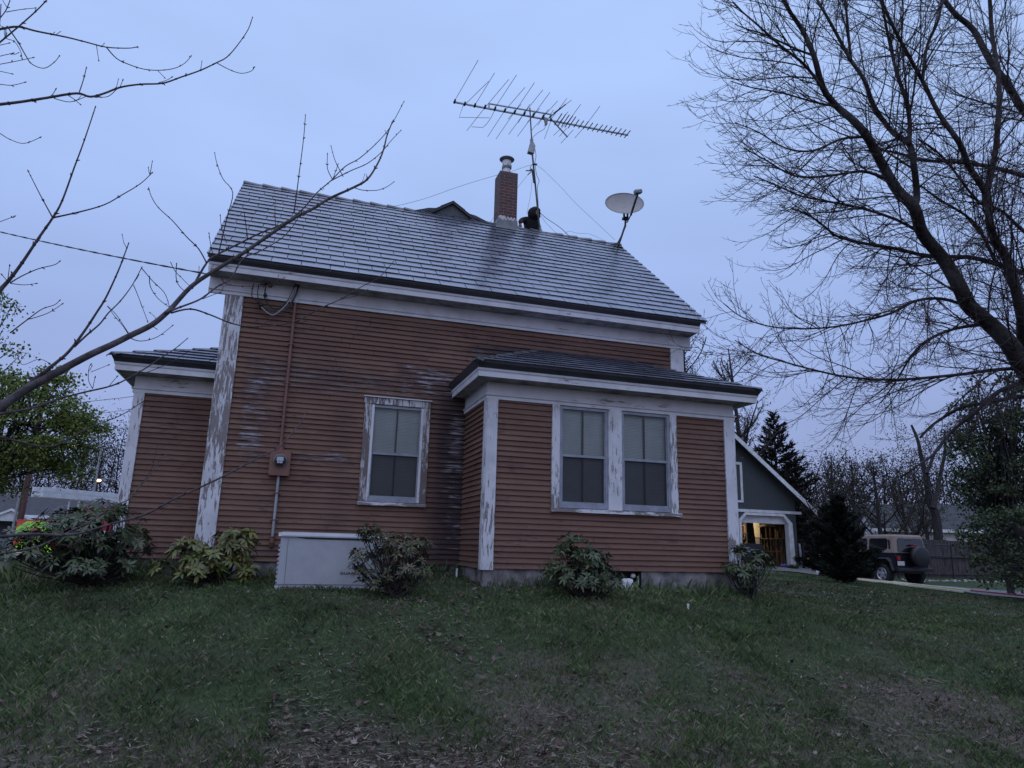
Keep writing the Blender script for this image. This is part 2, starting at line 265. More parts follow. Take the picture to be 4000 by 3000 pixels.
# ================================================================== THE HOUSE
X0, X1, Z0 = -1.10, 6.206, -.298; BX0, BX1, BY = 2.449, 6.261, -1.264; WX0, WY = -2.17, .40; EX = .0732
house = empty('clapboard_house', (2.5, 0, -.6), 'weathered brown clapboard house with white peeling corner boards and shiny slate grey metal roof', 'house')
HL = Vector((2.5, 0, -.6))
def hp(mb, name, m=None, parent=None, **k):
    o = mb.build(name, m, None, **k)
    p = parent or house; o.parent = p
    if p is house: o.location = -HL
    return o
def boards(mb, f, s0, s1, z0, z1, holes=(), seed=1):
    """lapped boards; f(s, out, z) -> point; s along the wall"""
    q = random.Random(seed); z = z0; sg = 1
    while z < z1-.005:
        zt = min(z+EX, z1); seg = [(s0, s1)]
        for (a, b_, c, d) in holes:
            if zt > c+.0 and z < d-.0:
                ns = []
                for (p, r) in seg:
                    if b_ <= p or a >= r: ns.append((p, r)); continue
                    if a > p: ns.append((p, a))
                    if b_ < r: ns.append((b_, r))
                seg = ns
        for (p, r) in seg:
            # break into lengths with small butt gaps and lifts
            cuts = [p]
            while cuts[-1] < r-2.6: cuts.append(cuts[-1]+q.uniform(1.2, 2.4))
            cuts.append(r)
            for a, b_ in zip(cuts[:-1], cuts[1:]):
                n = max(1, int((b_-a)/.35)); ss = [a+(b_-a)*i/n+(.004 if i == 0 else 0) for i in range(n+1)]; dz = q.uniform(-.0015,.0015)
                zz = [z+dz+.0022*math.sin(s*1.7+z*9)*1.0 for s in ss]; oo = [.029+q.uniform(-.003,.004) for s in ss]
                vs = []
                for i, s in enumerate(ss):
                    vs += [f(s, .002, zz[i]), f(s, oo[i], zz[i]), f(s, .003, zt+.004)]
                fs = []
                for i in range(n): fs += [(3*i, 3*i+1, 3*i+4, 3*i+3), (3*i+1, 3*i+2, 3*i+5, 3*i+4)]
                mb.add(vs, fs)
        z = zt
    return mb
WIN = [(1.0, 1.80, .60, 1.94)]; BWIN = [(3.45, 4.23, .53, 1.94), (4.40, 5.21, .53, 1.94)]
mb = MB(); boards(mb, lambda s, o, z: (s, -o, z), X0, X1, Z0, 3.40, WIN, 3)
boards(mb, lambda s, o, z: (X0-o, s, z), 0, 5.8, Z0, 3.40, (), 4); boards(mb, lambda s, o, z: (X1+o, s, z), 0, 5.8, Z0, 3.40, (), 5)
for k in range(36):      # gable triangles
    z = 3.40+k*EX; a = (z+.02-3.76)/.8485; a = max(a, 0)
    if a < 2.9:
        boards(mb, lambda s, o, z: (X0-o, s, z), a, 5.8-a, z, z+EX, (), 60+k); boards(mb, lambda s, o, z: (X1+o, s, z), a, 5.8-a, z, z+EX, (), 100+k)
mb.add([(X0,5.8,Z0),(X1,5.8,Z0),(X1,5.8,3.7),(X0,5.8,3.7)], [(0,1,2,3)])
hp(mb, 'wall', M_main, fixn=False)
mb = MB(); boards(mb, lambda s, o, z: (s, BY-o, z), BX0, BX1, Z0, 1.96, BWIN, 7); boards(mb, lambda s, o, z: (BX0-o, -s, z), 0, -BY, Z0, 1.96, (), 8); boards(mb, lambda s, o, z: (BX1+o, -s, z), 0, -BY, Z0, 1.96, (), 9)
hp(mb, 'bay_wall', M_bay, fixn=False)
mb = MB(); boards(mb, lambda s, o, z: (s, WY-o, z), WX0, X0, Z0, 1.96, (), 10); boards(mb, lambda s, o, z: (WX0-o, s, z), WY, 4.2, Z0, 1.96, (), 11)
mb.add([(WX0,4.2,Z0),(X0,4.2,Z0),(X0,4.2,2),(WX0,4.2,2)], [(0,1,2,3)]); hp(mb, 'wing_wall', M_wing, fixn=False)
# foundation: rough concrete, subdivided and jittered
def rough_wall(mb, f, s0, s1, z0, z1, q, gap=None):
    ns, nz_ = max(2, int((s1-s0)/.12)), 4; V = [[f(s0+(s1-s0)*i/ns, q.uniform(-.008,.008), z0+(z1-z0)*j/nz_) for i in range(ns+1)] for j in range(nz_+1)]
    vs = [p for r in V for p in r]; mb.add(vs, [(j*(ns+1)+i, j*(ns+1)+i+1, (j+1)*(ns+1)+i+1, (j+1)*(ns+1)+i) for j in range(nz_) for i in range(ns)])
mb = MB(); q = random.Random(4)
rough_wall(mb, lambda s, o, z: (s, .012+o, z), X0, BX0, -1.1, Z0+.01, q); rough_wall(mb, lambda s, o, z: (X0+.01+o, s, z), 0, 5.8, -1.1, Z0+.01, q)
rough_wall(mb, lambda s, o, z: (BX0+.01+o, s, z), BY+.01, 0, -1.1, Z0+.01, q); rough_wall(mb, lambda s, o, z: (s, BY+.012+o, z), BX0, 4.38, -1.1, Z0+.01, q); rough_wall(mb, lambda s, o, z: (s, BY+.012+o, z), 4.72, BX1, -1.1, Z0+.01, q)
rough_wall(mb, lambda s, o, z: (BX1-.01+o, s, z), BY, 5.8, -1.1, Z0+.01, q); rough_wall(mb, lambda s, o, z: (s, WY+.012+o, z), WX0, X0, -1.1, Z0+.01, q); rough_wall(mb, lambda s, o, z: (WX0+.01+o, s, z), WY, 4.2, -1.1, Z0+.01, q)
hp(mb, 'foundation', M_conc)
# corner boards
def cboard(x0, x1, y0, y1, z0, z1, m, name='corner_board'):
    mb = MB(); mb.bevbox(x0, x1, y0, y1, z0, z1, .004); return hp(mb, name, m)
cboard(X0-.022, X0+.205, -.043, -.001, Z0-.02, 3.362, M_peelA); cboard(X0-.045, X0-.023, -.03, .13, Z0-.02, 3.362, M_peelA)
cboard(X1-.225, X1+.022, -.043, -.001, 2.3, 3.362, M_peelB)
cboard(BX0-.022, BX0+.125, BY-.043, BY-.001, Z0-.02, 1.925, M_peelB); cboard(BX0-.040, BX0-.0225, BY-.03, BY+.09, Z0-.02, 1.925, M_peelB)
cboard(BX1-.150, BX1+.022, BY-.043, BY-.001, Z0-.005, 1.925, M_peelB); cboard(BX1+.023, BX1+.040, BY-.03, BY+.12, Z0-.02, 1.925, M_peelB)
cboard(WX0-.022, WX0+.115, WY-.043, WY-.001, .0-.31, 1.925, M_peelB)
def sweep(mb, path, norms, prof, caps=True):
    """profile (out, z) swept round wall corners with mitres"""
    vs = []; n = len(prof)
    for i, p in enumerate(path):
        nn = [norms[i-1]] if i == len(path)-1 else ([norms[0]] if i == 0 else [norms[i-1], norms[i]])
        ox = sum(a[0] for a in nn); oy = sum(a[1] for a in nn)
        for (o, z) in prof: vs.append((p[0]+ox*(o if o < .1 else .1+(o-.1)*.62), p[1]+oy*o, z))
    fs = [(i*n+j, i*n+(j+1) % n, (i+1)*n+(j+1) % n, (i+1)*n+j) for i in range(len(path)-1) for j in range(n)]
    if caps: fs += [tuple(range(n)), tuple(reversed(range((len(path)-1)*n, len(path)*n)))]
    return mb.add(vs, fs)
NX, NY, PX = (-1,0), (0,-1), (1,0)
def eaves(path, norms, zf, tag_):
    """zf = bottom of the frieze band; all trims stacked from it"""
    mb = MB(); sweep(mb, path, norms, [(.0,zf),(.043,zf),(.043,zf+.044),(.0,zf+.044)]); sweep(mb, path, norms, [(.0,zf+.0445),(.052,zf+.0445),(.062,zf+.056),(.058,zf+.068),(.042,zf+.074),(0,zf+.074)])
    sweep(mb, path, norms, [(.0,zf+.0745),(.030,zf+.0745),(.030,zf+.235),(.0,zf+.235)]); hp(mb, 'frieze', M_trim)
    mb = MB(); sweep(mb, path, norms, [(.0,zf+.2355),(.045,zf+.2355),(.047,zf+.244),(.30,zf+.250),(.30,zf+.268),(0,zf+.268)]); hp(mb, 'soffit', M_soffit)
    mb = MB(); sweep(mb, path, norms, [(.301,zf+.236),(.322,zf+.236),(.326,zf+.310),(.338,zf+.313),(.350,zf+.342),(.301,zf+.342)]); hp(mb, 'fascia', M_trim)
    mb = MB(); sweep(mb, path, norms, [(.302,zf+.3425),(.346,zf+.3425),(.356,zf+.36),(.392,zf+.405),(.398,zf+.425),(.302,zf+.425)]); hp(mb, 'drip_edge', M_drip_shade)
MZ = 3.366
eaves([(X0-.27,0),(X1+.17,0)], [NY], MZ, 'main')
eaves([(BX0,-.002),(BX0,BY),(BX1,BY),(BX1,.9)], [NX,NY,PX], 1.925, 'bay'); eaves([(WX0,4.2),(WX0,WY),(X0-.042,WY)], [NX,NY], 1.925, 'wing')
# roofs
def shingles(mb, org, ux, us, nrm, xl, xr, n, expo, w=.405, seed=0, lift=.0165):
    org, ux, us, nrm = map(lambda a: np.array(a, float), (org, ux, us, nrm)); q = random.Random(seed)
    for k in range(n):
        s0, s1 = k*expo, (k+1)*expo+.02
        a0, b0, a1, b1 = xl(s0), xr(s0), xl(s1-.02), xr(s1-.02)
        x = min(a0, a1) - (w*.5 if k % 2 else 0) - w + q.uniform(-.03,.03)
        while x < max(b0, b1):
            p, r = x+.005, x+w-.005; x += w
            l0, r0_ = max(p, a0), min(r, b0); l1, r1 = max(p, a1), min(r, b1)
            if r0_ <= l0 and r1 <= l1: continue
            r0_ = max(r0_, l0); r1 = max(r1, l1); li = lift+q.uniform(-.0015,.003)
            P = lambda xx, s, h: org+ux*xx+us*s+nrm*h
            dr = q.uniform(-.002,.002)
            mb.use(M_roof).add([P(l0,s0,li), P(r0_,s0,li+dr), P(r1,s1,.001), P(l1,s1,.001)], [(0,1,2,3)]); mb.use(M_drip_shade).add([P(l0,s0,li), P(r0_,s0,li+dr), P(r1,s1,.001), P(l0,s0+.003,-.006), P(r0_,s0+.003,-.006), P(r1,s1,-.004)], [(3,4,1,0),(4,5,2,1)]); mb.use(M_roof)  # butt and side faces coloured dark: shadow line painted under each course
SL = .8485; RL, RR = -1.40, 6.49; RYe, RZe = -.402, 3.795; RY, RZ = 2.9, 3.795+.8485*3.302
un = math.hypot(1, SL); us = (0, 1/un, SL/un); nrm = (0, -SL/un, 1/un); LEN = 3.302*un
mb = MB().use(M_roof); shingles(mb, (0, RYe, RZe), (1,0,0), us, nrm, lambda s: RL, lambda s: RR, 19, LEN/19, seed=2)
nn_ = len(mb.v)
shingles(mb, (0, 6.202, RZe), (1,0,0), (0,-1/un,SL/un), (0,SL/un,1/un), lambda s: RL, lambda s: RR, 19, LEN/19, seed=3)
# sheathing below so nothing shows through the joints
mb.use(M_drip_shade).prism([(RYe+.02,RZe-.005),(RY,RZ-.01),(6.18,RZe-.005),(6.18,RZe-.04),(RY,RZ-.06),(RYe+.02,RZe-.04)], RL+.01, RR-.01, 'x')
roof = hp(mb, 'roof', None, fixn=False)
M_cap = mat('dark_ridge_metal', (.075,.08,.10), .42, .2, 5, metal=.3); mb = MB(); q = random.Random(8); x = RL+.01
while x < RR-.02:
    L_ = min(.37, RR-x); up0, up1 = (.050, .012) if x < 4.6 else (.012, .050)
    for sgn in (-1, 1):
        w_ = .115; dy = w_/un; dz = w_*SL/un
        a = [(x-.01, RY, RZ+up0), (x+L_+.015, RY, RZ+up1), (x+L_+.015, RY+sgn*dy, RZ-dz+up1), (x-.01, RY+sgn*dy, RZ-dz+up0)]
        lo = [(p[0], p[1]-(sgn*.0), p[2]-.022) for p in a]
        mb.add(a+lo, [(0,1,2,3),(4,5,6,7),(0,3,7,4),(1,2,6,5),(2,3,7,6)])
    x += .34
hp(mb, 'ridge_cap', M_cap, fixn=False)
# rake boards and rake soffits at both gable ends
for xa, xb in ((RL+.035, RL+.06), (RR-.13, RR-.105)):
    mb = MB()
    for sgn in (0, 1):
        Yf = lambda y: y if not sgn else 5.8-y
        mb.prism([(Yf(-.335),RZe-.05),(Yf(2.9),RZ-.065),(Yf(2.9),RZ-.25),(Yf(-.33),RZe-.23)], xa, xb, 'x')
    hp(mb, 'rake_board', M_trim)
for xa, xb in ((RL+.061, X0-.001), (X1+.001, RR-.131)):
    mb = MB()
    for sgn in (0, 1):
        Yf = lambda y: y if not sgn else 5.8-y
        mb.prism([(Yf(-.30),RZe-.16),(Yf(2.9),RZ-.18),(Yf(2.9),RZ-.21),(Yf(-.30),RZe-.19)], xa, xb, 'x')
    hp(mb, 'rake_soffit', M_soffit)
# bay roof (hip)
HZ, HS = 2.352, .43; hn = math.hypot(1, HS); bx0, bx1, by = BX0-.29, BX1+.285, BY-.40; depth = -by; nrow = 8
mb = MB().use(M_roof); hl = depth*hn
shingles(mb, (0,by,HZ), (1,0,0), (0,1/hn,HS/hn), (0,-HS/hn,1/hn), lambda s: bx0+min(s,hl)/hn*.86, lambda s: bx1-min(s,hl)/hn*.92, nrow, hl/nrow, seed=5, lift=.022)
shingles(mb, (bx0,0,HZ), (0,-1,0), (1/hn/1.0,0,HS/hn), (-HS/hn,0,1/hn), lambda s: 0.0, lambda s: depth-min(s,hl)/hn*1.16, nrow, hl/nrow*.86, seed=6, lift=.022)
shingles(mb, (bx1,0,HZ), (0,-1,0), (-1/hn,0,HS/hn), (HS/hn,0,1/hn), lambda s: -1.0, lambda s: depth-min(s,hl)/hn*1.09, nrow, hl/nrow*.92, seed=7, lift=.022)
tz = HZ+depth*HS; xa, xb = bx0+depth*.86, bx1-depth*.92
mb.use(M_drip_shade).add([(bx0+.01,by+.01,HZ-.004),(bx1-.01,by+.01,HZ-.004),(xb,0,tz-.006),(xa,0,tz-.006),(bx0+.01,0,HZ-.004),(bx1-.01,0,HZ-.004),(bx1-.01,1,HZ-.004),(xb,1,tz-.006)], [(0,1,2,3),(4,0,3),(1,5,2),(5,6,7,2)])
def hipcap(a, b_, w=.10):
    a, b_ = np.array(a), np.array(b_); n = max(2, int(np.linalg.norm(b_-a)/.3)); d = (b_-a)/n; dd = d/np.linalg.norm(d); sd_ = np.cross(dd, (0,0,1)); sd_ /= np.linalg.norm(sd_)
    for i in range(n):
        p0, p1 = a+d*i, a+d*(i+1.06); h0, h1 = .034, .012
        z_ = np.array([0,0,1.])
        mb.add([p0+z_*h0, p1+z_*h1, p1+sd_*w+z_*(h1-.04), p0+sd_*w+z_*(h0-.04), p1-sd_*w+z_*(h1-.04), p0-sd_*w+z_*(h0-.04), p0+z_*(h0-.02), p0+sd_*w+z_*(h0-.065), p0-sd_*w+z_*(h0-.065)], [(0,1,2,3),(0,5,4,1),(0,3,7,6),(0,6,8,5)])
mb.use(M_cap); hipcap((bx0,by,HZ), (xa,0,tz)); hipcap((bx1,by,HZ), (xb,0,tz))
hp(mb, 'bay_roof', None, fixn=False)
# wing roof (hip)
mb = MB().use(M_roof); wx, wy = WX0-.29, WY-.40; dw = X0-.0-wx
shingles(mb, (0,wy,HZ), (1,0,0), (0,1/hn,HS/hn), (0,-HS/hn,1/hn), lambda s: wx+s/hn, lambda s: X0-.03, 8, .235, seed=9, lift=.022)
shingles(mb, (wx,0,HZ), (0,1,0), (1/hn,0,HS/hn), (-HS/hn,0,1/hn), lambda s: wy+s/hn, lambda s: 4.4, 7, .235, seed=10, lift=.022)
mb.use(M_drip_shade).add([(wx,wy,HZ-.004),(X0,wy,HZ-.004),(X0,wy+dw,HZ+dw*HS-.006),(wx,4.4,HZ-.004),(X0,4.4,HZ+dw*HS-.006)], [(0,1,2),(0,2,4,3)])
mb.use(M_cap); hipcap((wx,wy,HZ), (X0-.06,wy+dw-.06,HZ+(dw-.06)*HS)); hp(mb, 'wing_roof', None, fixn=False)
# gable peeking over the ridge
mb = MB(); gx_, gzt = 2.66, 6.93
mb.prism([(gx_-.75,gzt-.53),(gx_,gzt-.035),(gx_+.80,gzt-.53)], 2.90, 5.6, 'y'); gab = hp(mb, 'rear_gable', mat('slate_grey_cladding', (.075,.08,.095), .6, .2, 5))
mb = MB()
for sg in (-1, 1):
    e = (gx_+sg*.86, gzt-.57)
    mb.prism([(gx_,gzt),(gx_,gzt-.045),(e[0],e[1]-.045),e], 2.84, 5.9, 'y')
    for k in range(3):
        t0 = .0+k*.28; t1 = t0+.30; P = lambda t_: (gx_+sg*.86*t_, gzt-.57*t_)
        a, b_ = P(t0), P(min(1,t1)); mb.prism([a,b_,(b_[0],b_[1]+.022),(a[0],a[1]+.010)], 2.83, 5.9, 'y')
    mb.prism([(gx_+sg*.62,6.585),(gx_+sg*.30,6.73),(gx_+sg*.50,6.70),(gx_+sg*.80,6.59)], 2.855, 2.9, 'y')
hp(mb, 'rear_gable_roof', M_drip_shade)
# chimney
cx0, cx1, cy0, cy1, ct = 3.652, 4.050, 2.84, 3.245, 7.84
me = bpy.data.meshes.new('chimney'); bm = bmesh.new(); uv = bm.loops.layers.uv.new('UVMap'); per = 0
cs = [(cx0,cy0),(cx1,cy0),(cx1,cy1),(cx0,cy1)]
for i in range(4):
    a, b_ = cs[i], cs[(i+1) % 4]; wdt = math.hypot(b_[0]-a[0], b_[1]-a[1]); n = 24
    for k in range(n):
        za, zb = 6.2+(ct-6.2)*k/n, 6.2+(ct-6.2)*(k+1)/n; f = bm.faces.new([bm.verts.new((a[0],a[1],za)), bm.verts.new((b_[0],b_[1],za)), bm.verts.new((b_[0],b_[1],zb)), bm.verts.new((a[0],a[1],zb))])
        for l, u_ in zip(f.loops, ((per,za),(per+wdt,za),(per+wdt,zb),(per,zb))): l[uv].uv = (u_[0], u_[1])
    per += wdt
f = bm.faces.new([bm.verts.new((p[0],p[1],ct)) for p in cs])
bm.to_mesh(me); bm.free(); me.materials.append(M_brick); chim = link(bpy.data.objects.new('chimney', me), house); chim.location = -HL
qx, qy = (cx0+cx1)/2, (cy0+cy1)/2
mb = MB().use(M_white); mb.lathe([(.0,ct-.02),(.082,ct-.02),(.082,8.015),(.0,8.015)], (qx,qy,0), 24); mb.lathe([(.0,8.065),(.098,8.065),(.098,8.20),(.0,8.20)], (qx,qy,0), 24); mb.use(M_flash); mb.lathe([(.078,8.01),(.086,8.01),(.098,8.07),(.07,8.07)], (qx,qy,0), 24)
for k in range(6): a = k*math.pi/3+.5; mb.box(qx+.1*math.cos(a)-.008, qx+.1*math.cos(a)+.008, qy+.1*math.sin(a)-.008, qy+.1*math.sin(a)+.008, 8.0, 8.10)
flue = mb.build('flue_pipe', None, chim, smooth=False)
mb = MB(); mb.lathe([(0,8.19),(.10,8.20),(.158,8.235),(.166,8.245),(.158,8.255),(.05,8.31),(0,8.32)], (qx,qy,0), 28); mb.build('rain_cap', M_flash, chim, smooth=True)
mb = MB(); ys = cy0-.03; zr = lambda y: RZe+SL*(y-RYe)
mb.add([(cx0-.02,cy0-.003,6.76),(cx1+.015,cy0-.003,6.74),(cx1+.03,cy0-.03,zr(cy0-.03)+.03),(cx0-.06,cy0-.03,zr(cy0-.03)+.03),(cx0-.10,cy0-.16,zr(cy0-.16)+.024),(cx1+.10,cy0-.16,zr(cy0-.16)+.024)], [(0,1,2,3),(3,2,5,4)])
mb.add([(cx1+.004,cy0-.003,6.74),(cx1+.004,cy1,6.76),(cx1+.03,cy1,6.5),(cx1+.03,cy0-.03,zr(cy0-.03)+.03)], [(0,1,2,3)]); mb.add([(cx0-.004,cy0-.003,6.76),(cx0-.004,cy1,6.76),(cx0-.05,cy1,6.5),(cx0-.06,cy0-.03,zr(cy0-.03)+.03)], [(0,1,2,3)])
mb.add([(cx0+.0,cy0-.012,6.76),(cx0-.035,cy0-.06,6.60),(cx0-.05,cy0-.06,6.60)], [(0,1,2)])
mb.build('flashing', M_flash, chim)
mb = MB(); q = random.Random(2)
for k in range(34):
    x = cx0+.03+(cx1-cx0-.05)*k/33; z = 6.745+.022*math.sin(k*.9)+q.uniform(-.02,.01) - (.0 if k > 9 else .005); r = q.uniform(.012,.026) + (.016 if k < 10 else 0)
    mb.lathe([(0,-.003),(r,-.001),(r*.8,.006),(0,.008)], (0,0,0), 7); st = len(mb.v)-28
    mb.xf(Matrix.Translation((x, cy0-.006, z)) @ Matrix.Rotation(math.pi/2, 4, 'X'), st)
mb.build('sealant_smear', M_seal, chim)
# windows
def glass_box(parent, x0, x1, z0, z1, y, kind):
    pass
def window(wx0, wx1, wz0, wz1, y, zm, cas, hood, mcas, msill):
    """wx/wz = storm frame outer size; y = wall plane; zm = meeting rail height"""
    fr = MB(); f_ = .040
    for a in ((wx0,wx0+f_,wz0,wz1),(wx1-f_,wx1,wz0,wz1),(wx0+f_,wx1-f_,wz1-.035,wz1),(wx0+f_,wx1-f_,wz0,wz0+.055)): fr.box(a[0], a[1], y-.030, y+.02, a[2], a[3])
    fr.box(wx0+f_, wx1-f_, y-.024, y+.012, zm-.018, zm+.018)
    for a in ((wx0+f_,wx0+f_+.016,wz0+.055,zm-.018),(wx1-f_-.016,wx1-f_,wz0+.055,zm-.018),(wx0+f_+.016,wx1-f_-.016,wz0+.055,wz0+.085)): fr.box(a[0], a[1], y-.016, y+.006, a[2], a[3])
    for a in ((wx0+f_,wx0+f_+.012,zm+.018,wz1-.035),(wx1-f_-.012,wx1-f_,zm+.018,wz1-.035)): fr.box(a[0], a[1], y-.010, y+.004, a[2], a[3])
    w = hp(fr, 'window', M_alum)
    gl = MB(); gl.add([(wx0+f_,y-.004,zm+.018),(wx1-f_,y-.004,zm+.018),(wx1-f_,y-.004,wz1-.035),(wx0+f_,y-.004,wz1-.035)], [(0,1,2,3)]); gl.build('glass', M_glass, w, fixn=False)
    gl = MB(); gl.add([(wx0+f_,y+.018,wz0+.055),(wx1-f_,y+.018,wz0+.055),(wx1-f_,y+.018,zm-.018),(wx0+f_,y+.018,zm-.018)], [(0,1,2,3)]); gl.build('glass', M_glass, w, fixn=False)
    sc_ = MB(); sc_.add([(wx0+f_,y-.008,wz0+.085),(wx1-f_,y-.008,wz0+.085),(wx1-f_,y-.008,zm-.018),(wx0+f_,y-.008,zm-.018)], [(0,1,2,3)]); sc_.build('insect_screen', M_screen, w, fixn=False)
    # primary sash behind: centre muntin and rails
    sa = MB(); xc = (wx0+wx1)/2+.005; sa.box(xc-.011, xc+.011, y+.028, y+.045, wz0+.05, wz1-.03); sa.box(wx0+.03, wx1-.03, y+.03, y+.05, zm-.012, zm+.012); sa.build('muntin', M_dark, w)
    bl = MB(); z = wz0+.045; q = random.Random(int(wx0*100)); sl = .0215
    while z < wz1-.03:
        tl = .008+q.uniform(-.0006,.0006); bl.add([(wx0+.028,y+.062,z),(wx1-.028,y+.062,z+q.uniform(-.001,.001)),(wx1-.028,y+.062+tl,z+sl*.96),(wx0+.028,y+.062+tl,z+sl*.96)], [(0,1,2,3)]); z += sl
    bl.build('blind', M_blind, w, fixn=False)
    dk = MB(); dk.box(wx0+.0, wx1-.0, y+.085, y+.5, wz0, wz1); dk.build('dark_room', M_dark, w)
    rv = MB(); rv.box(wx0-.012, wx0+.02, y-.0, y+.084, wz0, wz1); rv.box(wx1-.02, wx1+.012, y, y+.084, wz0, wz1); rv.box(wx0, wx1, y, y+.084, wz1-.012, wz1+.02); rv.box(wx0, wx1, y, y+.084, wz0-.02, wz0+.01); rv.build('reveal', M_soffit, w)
    return w
w = window(1.020, 1.790, .555, 1.955, 0, 1.248, None, None, None, None)
mb = MB(); mb.bevbox(.918, 1.022, -.048, -.001, .548, 1.962, .004); mb.bevbox(1.788, 1.885, -.048, -.001, .548, 1.962, .004); mb.bevbox(.906, 1.888, -.052, -.001, 1.963, 2.060, .004); mb.build('casing', M_peelW, w)
mb = MB(); mb.prism([(-.075,2.064),(-.075,2.074),(-.001,2.094),(-.001,2.0605)], .895, 1.900, 'x'); mb.build('window_hood', M_peelC, w)
mb = MB(); mb.bevbox(.905, 1.890, -.070, -.001, .500, .547, .005); mb.build('sill', M_peelH, w)
mb = MB(); mb.bevbox(1.0225, 1.060, -.044, -.031, .56, 1.955, .002); mb.bevbox(1.752, 1.787, -.044, -.031, .56, 1.955, .002); mb.build('jamb_strip', M_peelC, w)
w1 = window(3.475, 4.205, .515, 1.915, BY, 1.230, None, None, None, None); w2 = window(4.415, 5.190, .515, 1.915, BY, 1.230, None, None, None, None)
for xa_, xb_ in ((3.360, 3.474), (5.191, 5.302)): mb = MB(); mb.bevbox(xa_, xb_, BY-.046, BY-.001, .505, 1.9245, .004); hp(mb, 'casing', M_peelB)
mb = MB(); mb.bevbox(4.206, 4.414, BY-.050, BY-.001, .506, 1.9245, .004); hp(mb, 'mullion_board', M_peelC)
mb = MB(); mb.bevbox(3.350, 5.345, BY-.072, BY-.001, .455, .504, .005); hp(mb, 'sill', M_peelH)
# basement opening in the bay foundation
mb = MB(); mb.box(4.36, 4.74, BY+.14, BY+.5, -1.0, -.30); mb.box(4.36, 4.385, BY+.013, BY+.14, -1.0, -.30); mb.box(4.715, 4.74, BY+.013, BY+.14, -1.0, -.30); v_ = hp(mb, 'basement_opening', M_dark)
mb = MB(); mb.lathe([(0,-.035),(.028,-.03),(.034,0),(.028,.02),(0,.022)], (4.615,BY+.06,-.365), 14, 'y'); mb.lathe([(0,-.02),(.014,-.02),(.014,.10),(0,.10)], (4.69,BY+.05,-.47), 10); mb.build('vent_cap', M_white, v_, smooth=True)
mb = MB(); mb.bevbox(4.38, 4.555, BY-.10, BY-.02, -.62, -.395, .045); o_ = mb.build('vent_hood', M_white, None); tag(o_, 'small rounded white vent hood in the grass by the foundation opening of the bay', 'vent hood')
# ================================================================== THINGS ROUND THE HOUSE
def part(mb, name, m, parent, loc=None, **k):
    o = mb.build(name, m, None, **k); o.parent = parent
    if parent is not None and loc is not None: o.location = -Vector(loc)
    return o
def skin(name, pts, edges, rad, m, parent=None, sub=2, loc=None):
    me = bpy.data.meshes.new(name); me.from_pydata([tuple(p) for p in pts], edges, []); o = bpy.data.objects.new(name+'_tmp', me); S.collection.objects.link(o)
    o.modifiers.new('s', 'SKIN'); sv = me.skin_vertices[0].data
    for i, r in enumerate(rad): sv[i].radius = (r, r) if not hasattr(r, '__len__') else r
    sv[0].use_root = True
    o.modifiers.new('u', 'SUBSURF').levels = sub
    dg = bpy.context.evaluated_depsgraph_get(); m2 = bpy.data.meshes.new_from_object(o.evaluated_get(dg)); bpy.data.objects.remove(o)
    m2.name = name; m2.materials.clear(); m2.materials.append(m); m2.polygons.foreach_set('use_smooth', [True]*len(m2.polygons))
    r = bpy.data.objects.new(name, m2); link(r, parent)
    if loc is not None: r.location = -Vector(loc)
    return r
# ---- standby generator
gl_ = (.54, -1.12, -.62); gen = empty('standby_generator', gl_, 'pale grey standby generator standing in the grass against the brown wall', 'generator')
gx0, gx1, gy0, gy1 = -.068, 1.16, -1.40, -.78
mb = MB(); mb.bevbox(gx0+.012, gx1-.012, gy0+.012, gy1-.012, -.53, .030, .012); mb.box(gx0+.012+.078, gx0+.012+.082, gy0+.0105, gy0+.013, -.52, .02)
for k in range(9): mb.prism([(gy0+.05,-.49+.05*k),(gy0+.05,-.47+.05*k),(gy1-.05,-.47+.05*k),(gy1-.05,-.49+.05*k)], gx0+.002, gx0+.02, 'x'); mb.bevbox(gx0-.004, gx0+.014, gy0+.01, gy0+.03, -.49+.05*k, -.465+.05*k, .003)
part(mb, 'enclosure', M_gen, gen, gl_)
mb = MB(); mb.box(gx0+.095, gx0+.0975, gy0+.0095, gy0+.0125, -.52, .02); mb.box(gx0+.02, gx1-.02, gy0+.0095, gy0+.0125, -.515, -.510); mb.box(gx1-.10, gx1-.0975, gy0+.0095, gy0+.0125, -.52, .02); mb.prism([(gx0+.17,.026),(gx1-.15,.026),(gx1-.25,.006),(gx0+.30,.006)], gy0+.008, gy0+.02, 'y'); part(mb, 'panel_seam', M_gend, gen, gl_)
mb = MB(); mb.prism([(gy0-.012,.030),(gy0-.012,.045),(gy0+.03,.080),(gy1-.03,.092),(gy1+.01,.055),(gy1+.01,.030)], gx0+.02, gx1-.02, 'x'); mb.prism([(gy0-.010,.032),(gy0-.0,.045),(gy0+.05,.074),(gy1-.05,.082),(gy1,.05),(gy1,.032)], gx0-.018, gx1+.018, 'x'); part(mb, 'lid', M_gen, gen, gl_)
mb = MB(); mb.bevbox(gx0-.010, gx1+.010, gy0-.010, gy1+.01, -.66, -.531, .008); part(mb, 'base', M_gen, gen, gl_)
mb = MB(); mb.lathe([(0,gy0-.012),(.013,gy0-.012),(.013,gy0+.01),(0,gy0+.01)], (gx0+.035,0,-.585), 10, 'y'); part(mb, 'lifting_hole', M_gend, gen, gl_)
cv = bpy.data.curves.new('lettering', 'FONT'); cv.body = 'GUARDIAN'; cv.size = .044; cv.extrude = .0006; cv.space_character = 1.08; cv.offset = .0011
to = bpy.data.objects.new('lt', cv); S.collection.objects.link(to); dg = bpy.context.evaluated_depsgraph_get(); tm = bpy.data.meshes.new_from_object(to.evaluated_get(dg)); bpy.data.objects.remove(to)
